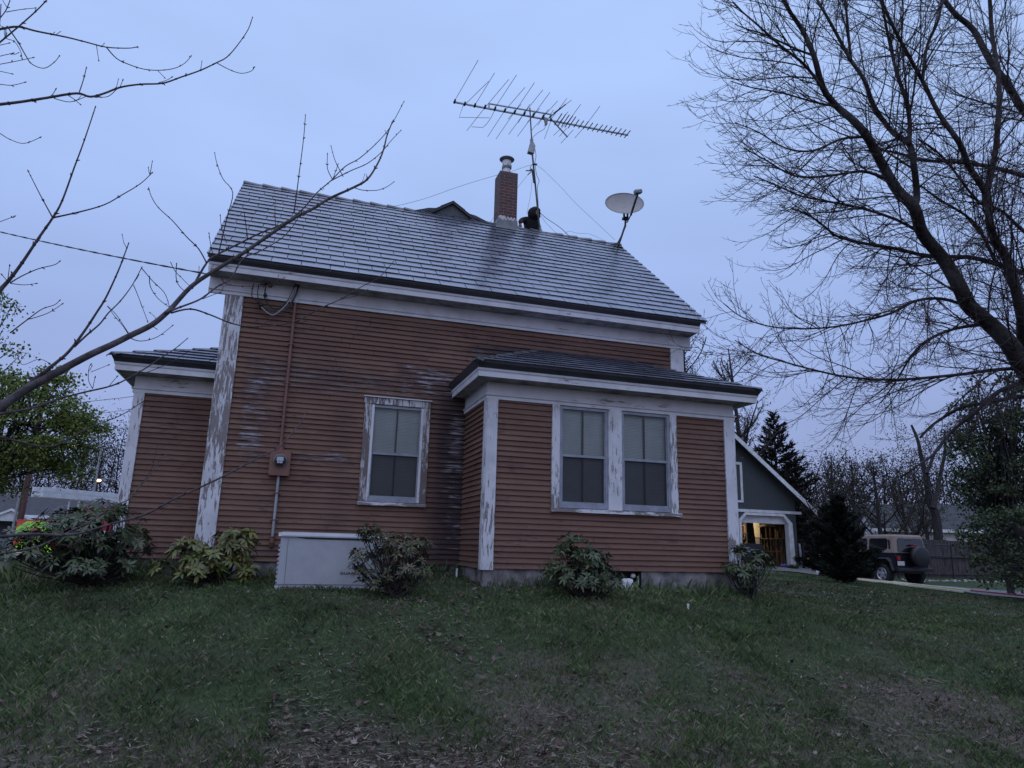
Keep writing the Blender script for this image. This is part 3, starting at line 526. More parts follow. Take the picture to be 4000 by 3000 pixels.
tm.materials.clear(); tm.materials.append(M_gend); lt = bpy.data.objects.new('lettering', tm); link(lt, gen); lt.rotation_euler = (math.pi/2,0,0); lt.scale = (1.32,1,1); lt.location = Vector((.652, gy0+.009, -.395)) - Vector(gl_)
mb = MB()
for k in range(9): mb.box(.70+.022*k, .716+.022*k, gy0+.0095, gy0+.0125, -.4195, -.415)
part(mb, 'small_lettering', M_conduit, gen, gl_)
# ---- electric meter
ml = (-.176, -.02, .85); met = empty('electric_meter', ml, 'brown painted meter box with round glass dial and pipes fixed to the wall', 'electric meter')
mb = MB(); mb.bevbox(-.312, -.040, -.125, -.018, .842, 1.196, .006); mb.lathe([(0,1.196),(.045,1.196),(.045,1.215),(.032,1.222),(.032,1.25),(.038,1.255),(.038,1.27),(0,1.27)], (-.176,-.07,0), 14); part(mb, 'meter_box', M_brown, met, ml)
mb = MB(); mb.lathe([(.086,-.124),(.090,-.135),(.090,-.155),(.080,-.160)], (-.176,0,1.048), 28, 'y'); part(mb, 'meter_ring', M_galv, met, ml, smooth=True)
mb = MB(); mb.lathe([(.080,-.158),(.078,-.190),(.066,-.212),(0,-.222)], (-.176,0,1.048), 28, 'y'); dial = part(mb, 'meter_dial', mat('dial_glass', (.045,.05,.06), .12, .3, 9), met, ml, smooth=True)
mb = MB(); mb.bevbox(-.218, -.134, -.226, -.219, 1.030, 1.085, .003); mb.bevbox(-.21, -.142, -.226, -.219, 1.002, 1.024, .003); o_ = mb.build('dial_plate', mat('dial_plate', (.50,.53,.58), .3, .3, 60), dial)
mb = MB(); mb.tube([(-.188,-.056,1.27),(-.190,-.056,3.355)], .021, 10)
for z in (1.55, 2.15, 2.72, 3.20): mb.bevbox(-.235, -.145, -.05, -.017, z, z+.022, .003); mb.lathe([(0,z),(.026,z),(.026,z+.022),(0,z+.022)], (-.189,-.056,0), 10)
mb.bevbox(-.19, -.17, -.126, -.12, .90, .93, .002)
part(mb, 'upper_pipe', M_brown, met, ml)
mb = MB(); mb.tube([(-.176,-.056,.842),(-.176,-.056,.02)], .019, 10); part(mb, 'lower_conduit', M_conduit, met, ml)
mb = MB(); mb.tube([(-.176,-.056,.03),(-.176,-.056,-.05),(-.176,-.04,-.09),(-.176,.02,-.11)], [.034,.034,.033,.03], 12); mb.lathe([(0,.018),(.040,.018),(.040,.035),(0,.035)], (-.176,-.056,0), 12)
part(mb, 'conduit_elbow', M_brown, met, ml)
for z in (.24, .60): mb = MB(); mb.bevbox(-.226, -.126, -.05, -.018, z, z+.018, .003); mb.lathe([(0,z),(.024,z),(.024,z+.018),(0,z+.018)], (-.176,-.056,0), 10); part(mb, 'pipe_strap', M_brown, met, ml)
mb = MB(); mb.bevbox(-.215, -.16, -.075, -.037, 3.356, 3.60, .003); part(mb, 'pipe_guard', M_peelC, met, ml)
mb = MB(); mb.prism([(-.037,3.60),(-.13,3.60),(-.15,3.63),(-.11,3.66),(-.037,3.65)], -.225, -.15, 'x'); part(mb, 'weatherhead', M_black, met, ml)
# ---- service drop cable and loops
def sag(a, b_, s, n=24):
    a, b_ = np.array(a, float), np.array(b_, float); return [a+(b_-a)*i/n - np.array([0,0,s*4*(i/n)*(1-i/n)]) for i in range(n+1)]
def spl(pts, n=6):
    pts = [np.array(p, float) for p in pts]; o = []
    for i in range(len(pts)-1):
        p0, p1, p2, p3 = pts[max(i-1,0)], pts[i], pts[i+1], pts[min(i+2,len(pts)-1)]
        for k in range(n):
            t_ = k/n; o.append(.5*((2*p1)+(-p0+p2)*t_+(2*p0-5*p1+4*p2-p3)*t_*t_+(-p0+3*p1-3*p2+p3)*t_**3))
    o.append(pts[-1]); return o
n1 = cr(950,1080,7.3733); fy = lambda x, y, Y=-.09: at(*n1(x, y), Y=Y)
A = at(-420,798,D=17); B = fy(700,235,-.07); pc = empty('service_drop', tuple(B), 'black twisted power cable hanging from the left sky to the eaves corner with drip loops', 'power cable')
mb = MB(); pts = sag(A, B, .10, 60); ax = np.array([.0,.012,.012])
for ph in (0, math.pi): mb.tube([p+np.array([0,math.cos(i*1.7+ph)*.008,math.sin(i*1.7+ph)*.008]) for i, p in enumerate(pts)], .0085, 5)
part(mb, 'cable', M_cable, pc, B)
mb = MB()
for ps, r in (([(300,215),(270,330),(250,450),(252,560),(320,640),(440,760)], .007), ([(450,230),(430,350),(415,500),(430,620),(450,720),(500,830)], .007), ([(500,215),(600,240),(640,300),(625,440),(640,560),(625,640),(700,780),(800,880),(930,940),(1060,920),(1180,830),(1290,690),(1400,480),(1490,290)], .010), ([(440,760),(560,920),(640,975),(800,985),(1000,1010),(1130,990),(1280,900),(1400,740),(1500,560),(1560,400),(1580,290)], .012)):
    mb.tube(spl([fy(x, y, -.07-.05*math.sin(i/len(ps)*3.1)) for i, (x, y) in enumerate(ps)], 4), r, 6)
part(mb, 'drip_loop', M_cable, pc, B)
mb = MB(); mb.tube(spl([fy(x, y, -.13) for x, y in [(520,880),(600,960),(720,1060),(850,1110),(980,1050),(1090,960),(1220,840),(1300,720),(1400,520),(1500,320)]], 4), .009, 6); part(mb, 'grey_drip_loop', M_greycable, pc, B)
for x, y, r in ((635,550,.030), (500,830,.034)):
    c_ = fy(x, y, -.10); mb = MB(); mb.lathe([(0,-r*1.5),(r*.45,-r*1.1),(r,-.1*r),(r*.9,r*.3),(r*.4,r*1.2),(0,r*1.5)], tuple(c_), 7); part(mb, 'splice_cover', M_black, pc, B)
c_ = fy(785,265,-.045); mb = MB(); mb.lathe([(0,-.055),(.02,-.05),(.026,-.02),(.02,-.005),(.03,.01),(.03,.03),(0,.03)], tuple(c_), 12, 'y'); part(mb, 'insulator', M_brown, pc, B)
# ---- antenna
ZB = 9.434; ab = (4.60, 2.92, 6.62); ant = empty('tv_antenna', ab, 'large rooftop television antenna with many rods on a tall mast beside the chimney', 'antenna')
hz = lambda x, y: at(*c6(x, y), Z=ZB)
MT = at(*c6(870,460), Y=2.97); MR = at(*c6(890,830), Y=2.95); MBs = np.array([4.61,2.92,6.58])
mb = MB(); mb.tube([MBs, MR], .021, 8); part(mb, 'mast', M_dkpipe, ant, ab)
mb = MB(); mb.tube([at(*c6(885,720), Y=2.97), MT], .016, 8); part(mb, 'upper_mast', M_dkpipe, ant, ab)
mb = MB(); r0p = at(*c6(883,790), Y=2.96); mb.prism([(-.085,-.11),(.05,-.13),(.075,.06),(.03,.14),(-.03,.14)], -.055, .055, 'y'); mb.bevbox(-.03, .03, -.03, .03, .13, .24, .006); mb.xf(Matrix.Translation(tuple(r0p))); part(mb, 'rotator', M_galv, ant, ab)
b0, b1 = hz(250,411), hz(1665,680)
mb = MB(); mb.beam(b0, b1, .030, .030); part(mb, 'boom', M_galv, ant, ab)
u0_, u1_ = at(*c6(540,425), Z=ZB+.14), at(*c6(1040,512), Z=ZB+.14); mb = MB(); mb.beam(u0_, u1_, .024, .024); mb.beam(u0_, u0_-np.array([0,0,.14]), .03, .03, (1,0,0)); mb.beam(u1_, u1_-np.array([0,0,.14]), .03, .03, (1,0,0)); part(mb, 'boom_brace', M_galv, ant, ab)
def onboom(x): t_ = (x-b0[0])/(b1[0]-b0[0]); return b0+(b1-b0)*t_
rods = [[(452,72),(262,400)], [(585,175),(430,430)], [(700,228),(508,455),(360,643)], [(762,192),(590,455)], [(831,293),(668,480),(528,693)], [(908,254),(748,490),(597,710)], [(975,314),(826,500),(698,675)], [(1033,333),(900,515),(770,690)], [(1095,403),(975,535),(885,640)], [(1170,383),(1050,540),(988,710)], [(1283,430),(1180,570),(1062,683)], [(1438,445),(1325,598),(1235,702)],
  [(800,430),(693,550)], [(870,430),(775,580)], [(950,465),(850,575)], [(1020,470),(935,600)], [(1060,475),(985,610)], [(1180,490),(1090,600)], [(537,243),(352,425),(330,440),(297,535),(545,540)], [(585,480),(555,540),(522,588),(490,618),(397,612)], [(1208,397),(1060,500)], [(1222,637),(1122,745)], [(1168,623),(1110,690)]]
for rd in rods:
    mb = MB(); mb.tube([hz(*p) for p in rd], .0056, 5); part(mb, 'rod', M_dkpipe, ant, ab)
dx = [(1100,552),(1130,558),(1158,563),(1185,570),(1210,578),(1247,585),(1285,594),(1322,600),(1358,610),(1397,618),(1437,626),(1474,632),(1512,638),(1550,648),(1588,656),(1625,664),(1660,672)]
for i, (x, y) in enumerate(dx):
    c_ = hz(x, y); l_ = .235 if i < 5 else .155; mb = MB(); mb.beam(c_-np.array([0,l_,0]), c_+np.array([0,l_,0]), .020, .010); part(mb, 'director', M_dkpipe, ant, ab)
for i, (x, y) in enumerate([(262,405),(343,425),(425,437),(507,450),(588,464),(668,478),(748,490),(826,502),(900,514),(978,528)]):
    c_ = hz(x, y); mb = MB(); mb.bevbox(c_[0]-.018, c_[0]+.018, c_[1]-.055, c_[1]+.055, c_[2]-.03, c_[2]+.02, .006); part(mb, 'element_clip', M_black, ant, ab)
mb = MB(); h_ = hz(1030,535)
mb.beam(h_, at(*c6(1160,430), Y=2.35), .02, .02); part(mb, 'reflector_arm', M_galv, ant, ab)
mb = MB(); mb.beam(h_, at(*c6(1175,695), Y=3.55), .025, .02); part(mb, 'reflector_arm', M_galv, ant, ab)
mb = MB(); c_ = at(*c6(1000,565), Y=2.98); mb.prism([(-.05,.07),(.04,.07),(.03,-.09),(-.01,-.10)], -.03, .03, 'y'); mb.xf(Matrix.Translation(tuple(c_))); part(mb, 'balun_box', M_galv, ant, ab)
mb = MB(); mb.tube(spl([at(*c6(x, y), Y=2.93) for x, y in [(1003,598),(985,630),(930,665),(892,700),(880,720)]]), .005, 5)
mb.tube(spl([at(*c6(x, y), Y=2.88) for x, y in [(912,790),(920,850),(912,905),(925,1000),(945,1050),(932,1100),(936,1200),(950,1440)]]), .006, 5); part(mb, 'antenna_lead', M_cable, ant, ab)
mb = MB(); c_ = at(*c6(910,915), Y=2.92); mb.bevbox(c_[0]-.05, c_[0]+.05, c_[1]-.03, c_[1]+.03, c_[2]-.012, c_[2]+.012, .004); part(mb, 'guy_ring', M_galv, ant, ab)
mb = MB(); mb.lathe([(0,6.60),(.030,6.60),(.034,6.62),(.026,6.63),(.026,6.74),(0,6.74)], (4.61,2.92,0), 12); part(mb, 'mast_foot', M_galv, ant, ab)
G0 = c_
def guy(nm, ps, r, Ys, m=M_cable):
    n = len(ps); pts = [at(*c6(x, y), Y=Ys[0]+(Ys[1]-Ys[0])*i/(n-1)) for i, (x, y) in enumerate(ps)]; pts[0] = G0 if Ys[0] == 2.92 and len(ps) > 2 else pts[0]
    mb = MB(); mb.tube(spl(pts, 4), r, 4); part(mb, 'guy_wire', m, ant, ab)
guy('a', [(900,910),(850,930),(790,950),(715,975),(580,1010),(300,1095),(0,1200),(-300,1270),(-560,1300)], .0032, (2.92, 1.6)); guy('b', [(930,915),(965,950),(1020,1000),(1070,1050),(1130,1110),(1250,1240),(1400,1380),(1560,1530)], .0035, (2.92, 2.9))
guy('c', [(850,1005),(770,1105),(640,1260),(545,1395)], .0028, (2.95,3.0)); guy('d', [(888,1040),(878,1150),(850,1290),(845,1320)], .0028, (2.95,3.0)); guy('e', [(945,1300),(1000,1350),(1060,1390),(1130,1440),(1200,1510)], .0070, (2.90,2.80)); guy('f', [(945,1300),(985,1370),(1040,1430),(1095,1485)], .0032, (2.90,2.85)); guy('g', [(1150,1480),(1190,1458),(1260,1475),(1350,1480),(1460,1525)], .003, (2.9,2.9))
# caulking gun hanging from the guy ring
c_ = at(*c6(900,1010), Y=2.88); cg = empty('caulking_gun', tuple(c_), 'black caulking gun hanging on the antenna mast above the hooded person', 'caulking gun')
mb = MB(); mb.tube([at(*c6(893,965), Y=2.88), at(*c6(908,1065), Y=2.88)], .029, 10); mb.tube([at(*c6(908,1065), Y=2.88), at(*c6(912,1095), Y=2.88)], [.012,.004], 6); part(mb, 'cartridge', M_black, cg, c_)
mb = MB(); mb.tube([at(*c6(888,958), Y=2.88), at(*c6(866,968), Y=2.88), at(*c6(838,967), Y=2.88)], [.026,.014,.012], 6); mb.tube([at(*c6(880,975), Y=2.88), at(*c6(853,1002), Y=2.88)], .010, 6); part(mb, 'trigger_handle', M_black, cg, c_)
mb = MB(); mb.tube([at(*c6(905,905), Y=2.9), at(*c6(880,925), Y=2.88), at(*c6(872,955), Y=2.88)], .007, 5); part(mb, 'hook', M_black, cg, c_)
# ---- satellite dish
g5 = cr(2150,700,2.7646); db_ = (6.40, 2.70, 6.42); ds = empty('satellite_dish', db_, 'grey satellite dish on a bent black pole at the right end of the ridge', 'satellite dish')
C_ = at(*g5(800,262), Y=2.72); sight = (C_-CAM)/np.linalg.norm(C_-CAM)
az = math.radians(198-14); el = math.radians(20); nd = Vector((math.sin(az+.0)*math.cos(el)+.0, math.cos(az)*math.cos(el), math.sin(el)))
nd = Vector((-.30, -.85, .42)).normalized(); ux_ = nd.cross(Vector((0,0,1))).normalized(); ux_ = -ux_; uy_ = ux_.cross(nd); uy_ = -uy_ if uy_.z < 0 else uy_
mb = MB(); Rr = .41; K = 36; rings = 7; vs = []
for side in (0, 1):
    for i in range(rings+1):
        r = Rr*i/rings
        for j in range(K):
            a = 2*math.pi*j/K; ex = 1.0; p = Vector(tuple(C_)) + ux_*(r*math.cos(a)*1.06) + uy_*(r*math.sin(a)*.90) + nd*((r/Rr)**2*.075 - .06 - (.010 if side else 0)); vs.append(tuple(p))
n_ = K*(rings+1); fs = []
for side in (0, 1):
    for i in range(rings):
        for j in range(K): q4 = (side*n_+i*K+j, side*n_+i*K+(j+1) % K, side*n_+(i+1)*K+(j+1) % K, side*n_+(i+1)*K+j); fs.append(q4 if side else q4[::-1])
fs += [(rings*K+j, rings*K+(j+1) % K, n_+rings*K+(j+1) % K, n_+rings*K+j) for j in range(K)]
mb.add(vs, fs); part(mb, 'reflector', mat('dish_grey', (.30,.29,.30), .45, .08, 4), ds, db_, smooth=True, fixn=False)
lnb = at(*g5(945,150), Y=2.12); ar = at(*g5(868,388), Y=2.60)
mb = MB(); mb.beam(ar, lnb, .036, .045); mb.tube([at(*g5(868,388), Y=2.62), at(*g5(825,470), Y=2.68)], .016, 6); part(mb, 'feed_arm', M_dkpipe, ds, db_)
mb = MB(); mb.bevbox(-.085, .085, -.06, .05, -.035, .05, .02); mb.bevbox(-.03, .03, .04, .09, -.025, .025, .01); mb.xf(Matrix.Translation(tuple(lnb+np.array([.0,0,.02]))) @ Matrix.Rotation(-.25, 4, 'Y')); part(mb, 'receiver_head', M_galv, ds, db_)
mb = MB(); mb.bevbox(-.06, .06, -.05, .05, -.03, .03, .008); mb.bevbox(-.045, -.015, -.03, .02, .03, .14, .004); mb.bevbox(.04, .07, -.03, .02, .03, .14, .004); mb.xf(Matrix.Translation(tuple(at(*g5(808,425), Y=2.74)))); part(mb, 'bracket', M_black, ds, db_)
mb = MB(); mb.tube([at(*g5(812,420), Y=2.74), at(*g5(808,500), Y=2.73), at(*g5(736,712), Y=2.72)], .023, 8); part(mb, 'pole', M_black, ds, db_)
mb = MB(); fp = Vector(tuple(at(*g5(735,725), Y=2.72))); mb.bevbox(-.09, .09, -.07, .07, -.012, .012, .006); mb.xf(Matrix.Translation(fp) @ Matrix.Rotation(math.atan(SL), 4, 'X')); part(mb, 'foot_plate', M_black, ds, db_)
mb = MB(); qq = random.Random(3)
for k in range(6):
    pts = [at(*g5(812+qq.uniform(-8,8),500), Y=2.68), at(*g5(770+qq.uniform(-10,5),610), Y=2.66), at(*g5(725,690+qq.uniform(-10,10)), Y=2.64), at(*g5(680+qq.uniform(-30,30),705+qq.uniform(0,25)), Y=2.62), at(*g5(640+qq.uniform(-10,60),735+qq.uniform(-10,10)), Y=2.57)]
    mb.tube(spl(pts, 4), .0065, 5)
mb.tube(spl([at(*g5(740,700), Y=2.68), at(*g5(775,735), Y=2.62), at(*g5(795,770), Y=2.5)], 4), .006, 5); part(mb, 'cable_bundle', M_cable, ds, db_)
# ---- person on the roof
M_coat = mat('black_hooded_jacket', (.011,.011,.016), .85, .3, 9); M_skin = mat('skin', (.30,.17,.13), .6, .1, 6); M_red = mat('red_cuff', (.22,.018,.030), .7, .2, 8)
pl = (4.52, 3.45, 6.12); ps_ = empty('person', pl, 'person in a black hooded jacket crouching behind the ridge and reaching to the chimney', 'person')
P_ = [(4.53,3.42,6.45),(4.53,3.38,6.66),(4.53,3.33,6.86),(4.535,3.27,7.03),(4.55,3.25,7.07),(4.56,3.22,7.12),  # spine to neck
      (4.39,3.28,7.02),(4.285,3.20,6.955),(4.215,3.10,6.86),(4.185,3.04,6.775), # arm to the chimney
      (4.672,3.28,7.0),(4.705,3.28,6.87),(4.655,3.14,6.74),(4.63,3.05,6.70),
      (4.43,3.45,6.40),(4.38,3.30,6.28),(4.37,3.62,6.06),(4.36,3.80,5.95), (4.63,3.45,6.40),(4.67,3.30,6.28),(4.68,3.62,6.06),(4.68,3.80,5.95)]
E_ = [(0,1),(1,2),(2,3),(3,4),(4,5),(3,6),(6,7),(7,8),(8,9),(3,10),(10,11),(11,12),(12,13),(0,14),(14,15),(15,16),(16,17),(0,18),(18,19),(19,20),(20,21)]
R_ = [(.15,.12),(.145,.115),(.16,.12),(.15,.10),.09,.07,.085,.064,.05,.028,.085,.064,.046,.028,.10,.075,.05,.04,.10,.075,.05,.04]
body = skin('body', P_, E_, R_, M_coat, ps_, 2, pl)
hd = Vector((4.56,3.19,7.150)); mb = MB(); bm = bmesh.new(); bmesh.ops.create_icosphere(bm, subdivisions=3, radius=.088)
for v in bm.verts:
    v.co.z *= 1.22; y = v.co.y
    if y < -.02 and abs(v.co.x) < .02 and -.03 < v.co.z < .02: v.co.y -= .022
    if y < -.04 and abs(abs(v.co.x)-.032) < .014 and .01 < v.co.z < .035: v.co.y += .012
    if y < -.04 and abs(v.co.x) < .03 and -.06 < v.co.z < -.045: v.co.y += .008
    if v.co.z < -.05: v.co.x *= .82
mb.add([v.co[:] for v in bm.verts], [[v.index for v in f.verts] for f in bm.faces]); bm.free(); mb.xf(Matrix.Translation(hd) @ Matrix.Rotation(.35, 4, 'Z') @ Matrix.Rotation(-.5, 4, 'X')); part(mb, 'face', M_skin, ps_, pl, smooth=True)
mb = MB(); bm = bmesh.new(); bmesh.ops.create_icosphere(bm, subdivisions=3, radius=.142)
kill = [v for v in bm.verts if v.co.y < -.10 and v.co.z < .02]
bmesh.ops.delete(bm, geom=kill, context='VERTS')
for v in bm.verts:
    if v.co.y < -.03 and v.co.z > -.02: v.co.y -= .03; v.co.x *= .95
    v.co.z *= 1.02
    if v.co.z < -.03: v.co.x *= 1+(-.03-v.co.z)*2.6; v.co.y *= 1+(-.03-v.co.z)*1.2
    if v.co.z > .08: v.co.x *= 1.12
    v.co += v.co.normalized()*.005*math.sin(v.co.x*70+v.co.z*50)
mb.add([v.co[:] for v in bm.verts], [[v.index for v in f.verts] for f in bm.faces]); bm.free(); mb.xf(Matrix.Translation(hd+Vector((.0,.015,.0))) @ Matrix.Rotation(.75, 4, 'Z') @ Matrix.Rotation(-.35, 4, 'X')); part(mb, 'hood', M_coat, ps_, pl, smooth=True)
mb = MB(); mb.tube([(4.245,3.14,6.90),(4.225,3.105,6.865),(4.205,3.07,6.82)], [.040,.047,.040], 12); part(mb, 'cuff', M_red, ps_, pl, smooth=True)
def hand(p, d, nm):
    p = np.array(p); d = np.array(d); d = d/np.linalg.norm(d); s_ = np.cross(d, (0,0,1)); s_ /= np.linalg.norm(s_); u_ = np.cross(s_, d)
    pts = [p, p+d*.035, p+d*.075]; rad = [.022,.030,.030]; ed = [(0,1),(1,2)]
    for k, (o, l_) in enumerate(((-.027,.058),(-.009,.068),(.009,.064),(.027,.050))):
        i = len(pts); pts += [p+d*.085+s_*o, p+d*(.085+l_*.5)+s_*o*1.1-u_*.006, p+d*(.085+l_*.85)+s_*o*1.15-u_*.026]; rad += [.0095,.0088,.007]; ed += [(2,i),(i,i+1),(i+1,i+2)]
    i = len(pts); pts += [p+d*.04-s_*.034-u_*.008, p+d*.075-s_*.052-u_*.02]; rad += [.011,.008]; ed += [(1,i),(i,i+1)]
    return skin('hand', pts, ed, rad, M_skin, ps_, 1, pl)
hand((4.190,3.05,6.79), (-.05,-.25,-.9), 'l'); hand((4.64,3.08,6.715), (-.05,-.9,-.12), 'r')
# ---- small pipes and stub in the lawn
for (px, py, h, lab) in ((2687,2338,.065,'short white pipe stub in the lawn in front of the bay, right of the bushes'), (1782,2290,.13,'short pale pipe stub near the inner corner of the bay')):
    p = at(px, py, D=8.6 if px > 2000 else 9.6); z = gz(p[0], p[1]); mb = MB(); mb.lathe([(0,z-.05),(.013,z-.05),(.013,z+h-.02),(.016,z+h-.018),(.016,z+h),(0,z+h)], (p[0],p[1],0), 10); tag(mb.build('pipe_stub', M_white), lab, 'pipe')
# ================================================================== GARAGE
gl2 = (17.9, 19, -.65); gar = empty('garage', gl2, 'dark green garage with white trimmed gable and an open lit doorway', 'garage')
GX0, GX1, GY, GY1, GZ = 14.3, 21.5, 16.0, 23.0, -.66; gs_ = .78; gzr = 5.25; gxc = 17.9
M_ggreen, t, b = principled('green_board_siding'); b.inputs['Roughness'].default_value = .75
c = t.nodes.new('ShaderNodeTexCoord'); sp_ = t.nodes.new('ShaderNodeSeparateXYZ'); t.links.new(c.outputs['Object'], sp_.inputs[0]); gv = mth(t, 'FRACT', mth(t, 'DIVIDE', mth(t, 'ADD', sp_.outputs['X'], sp_.outputs['Y']), .2)); gm = rng(t, gv, 0, .06)
t.links.new(mixc(t, gm, (.018,.024,.024), mixc(t, noise(t, 4, (3,3,.5)), (.046,.056,.062), (.066,.078,.086))), b.inputs['Base Color'])
M_stud = mat('wood_boards', (.15,.098,.066), .8, .5, 3, stretch=(3,3,.6)); M_wood = mat('pine', (.42,.35,.22), .7, .25, 6, stretch=(8,1,8))
ro = lambda x: gzr-gs_*abs(x-gxc)
mb = MB(); ds0, ds1, dzt, dch0, dch1 = 18.635, 21.06, 1.56, 1.30, 1.22
wallz = ro(GX1)-.06
# front wall as an outline with the chamfered opening, 2 faces thick
outl = [(GX0,GZ),(ds0,GZ),(ds0,dch0),(18.90,dzt),(20.82,dzt),(ds1,dch1),(ds1,GZ),(GX1,GZ),(GX1,wallz),(gxc,gzr-.05),(GX0,wallz)]
bm = bmesh.new()
for yy in (GY, GY+.14): 
    f = bm.faces.new([bm.verts.new((x, yy, z)) for x, z in outl]); f.normal_update()
bmesh.ops.triangulate(bm, faces=bm.faces[:]); mb.add([v.co[:] for v in bm.verts], [[v.index for v in f.verts] for f in bm.faces]); bm.free()
n = len(outl); mb.add([(x,GY,z) for x, z in outl]+[(x,GY+.14,z) for x, z in outl], [(i,(i+1)%n,n+(i+1)%n,n+i) for i in range(n)])
mb.box(GX0, GX0+.1, GY+.14, GY1, GZ, wallz); mb.box(GX1-.10, GX1, GY+.14, GY1, GZ, wallz); mb.prism([(GX0,GZ),(GX1,GZ),(GX1,wallz),(gxc,gzr-.05),(GX0,wallz)], GY1, GY1+.1, 'y'); part(mb, 'wall', M_ggreen, gar, gl2)
mb = MB()
for sg in (-1, 1):
    e = (gxc+sg*4.36, gzr-gs_*4.36); mb.prism([(gxc,gzr),(e[0],e[1]),(e[0],e[1]-.10),(gxc,gzr-.10)], GY-.42, GY1+.4, 'y')
part(mb, 'roof', mat('garage_roof', (.07,.07,.08), .85, .3, 6), gar, gl2)
for sg in (-1, 1):
    mb = MB(); e = (gxc+sg*4.38, gzr-gs_*4.38); mb.prism([(gxc,gzr+.02),(e[0],e[1]+.02),(e[0],e[1]-.20),(gxc,gzr-.20)], GY-.46, GY-.421, 'y'); part(mb, 'rake_board', M_white, gar, gl2)
mb = MB(); mb.box(GX0, GX1+.3, GY-.035, GY-.001, 1.68, 1.80); part(mb, 'belt_board', M_white, gar, gl2)
mb = MB(); tr = .105
O = [(ds0-tr,GZ),(ds0-tr,dch0+.05),(18.87-.02,dzt+tr),(20.86,dzt+tr),(ds1+tr+.1,dch1+.05),(ds1+tr+.16,GZ)]; I = [(ds0,GZ),(ds0,dch0),(18.90,dzt),(20.82,dzt),(ds1,dch1),(ds1,GZ)]
for i in range(5): mb.prism([O[i],O[i+1],I[i+1],I[i]], GY-.045, GY-.001, 'y')
for i in range(5): mb.add([(I[i][0],GY-.045,I[i][1]),(I[i+1][0],GY-.045,I[i+1][1]),(I[i+1][0]-.004*(i>2),GY+.22,I[i+1][1]-.004),(I[i][0]-.004*(i>2),GY+.22,I[i][1]-.004)], [(0,1,2,3)])
part(mb, 'door_trim', M_white, gar, gl2)
mb = MB(); mb.box(18.66, 21.04, GY+.16, GY+.20, 1.235, 1.60); part(mb, 'overhead_door', M_white, gar, gl2)
mb = MB()
for a in ((17.0,17.11,2.08,3.83),(18.69,18.80,2.08,3.83),(17.11,18.69,2.08,2.17),(17.11,18.69,3.72,3.83)): mb.box(a[0], a[1], GY-.04, GY-.001, a[2], a[3])
part(mb, 'loft_hatch', M_white, gar, gl2)
# interior right wall: studs, girts, sheet of lit paper board, grey box; slab
mb = MB(); mb.box(GX1-.125, GX1-.101, GY+.15, GY1, GZ, 1.7); k = GY+.3; qq = random.Random(1)
while k < 21: mb.box(GX1-.22, GX1-.126, k, k+.05, GZ, 1.7); k += qq.choice([.30,.40,.22])
for z in (.03, .60, 1.25): mb.box(GX1-.24, GX1-.221, GY+.2, 21, z, z+.035)
for _ in range(16): y = qq.uniform(16.3,19.6); z = qq.choice([.09,.66]); h = qq.uniform(.15,.4); mb.box(GX1-.26, GX1-.245, y, y+qq.uniform(.05,.14), z, z+h)
part(mb, 'stud_wall', M_stud, gar, gl2)
mb = MB(); mb.box(GX1-.28, GX1-.262, 18.2, 18.95, .67, 1.5); part(mb, 'pale_panel', mat('pale_board', (.52,.46,.34), .7, .1), gar, gl2)
mb = MB(); mb.box(GX1-.30, GX1-.262, 18.22, 18.8, .12, .63); part(mb, 'grey_panel', mat('grey_board', (.22,.22,.24), .5, .1), gar, gl2)
mb = MB(); mb.box(GX1-.55, GX1-.24, 17.0, 18.05, 1.14, 1.17); mb.bevbox(GX1-.5, GX1-.3, 17.1, 17.95, 1.172, 1.25, .02); part(mb, 'shelf', M_wood, gar, gl2)
mb = MB()
for k in range(14): y = 16.35+.22*k; mb.bevbox(GX1-.27, GX1-.243, y, y+.06, qq.uniform(.2,.35), qq.uniform(.45,.62), .006)
for k in range(6): y = 18.95+.2*k; mb.bevbox(GX1-.4, GX1-.25, y, y+.12, .65, .65+qq.uniform(.1,.3), .01); mb.bevbox(GX1-.4, GX1-.25, y, y+.12, 1.30, 1.30+qq.uniform(.1,.2), .01)
hto = part(mb, 'hanging_tools', M_dark, gar, gl2); hto['kind'] = 'stuff'
mb = MB(); mb.box(GX0+.1, GX1-.1, GY+.0, GY1, GZ-.2, GZ+.03); part(mb, 'floor_slab', M_conc, gar, gl2)
mb = MB(); mb.box(GX0+.2, GX1-.1, GY1-.02, GY1-.001, GZ, 2); part(mb, 'inner_back_wall', M_stud, gar, gl2)
em, t, b = principled('lamp_bulb'); b.inputs['Emission Color'].default_value = (1,.68,.34,1); b.inputs['Emission Strength'].default_value = 18
mb = MB(); mb.lathe([(0,1.42),(.03,1.44),(.04,1.48),(.02,1.53),(0,1.54)], (20.3,19.6,0), 12); part(mb, 'light_bulb', em, gar, gl2, smooth=True)
pd_ = bpy.data.lights.new('garage_lamp', 'POINT'); po = bpy.data.objects.new('garage_lamp', pd_); link(po); po.location = (20.3, 19.6, 1.30); pd_.energy = 115; pd_.color = (1,.76,.48); pd_.shadow_soft_size = .08
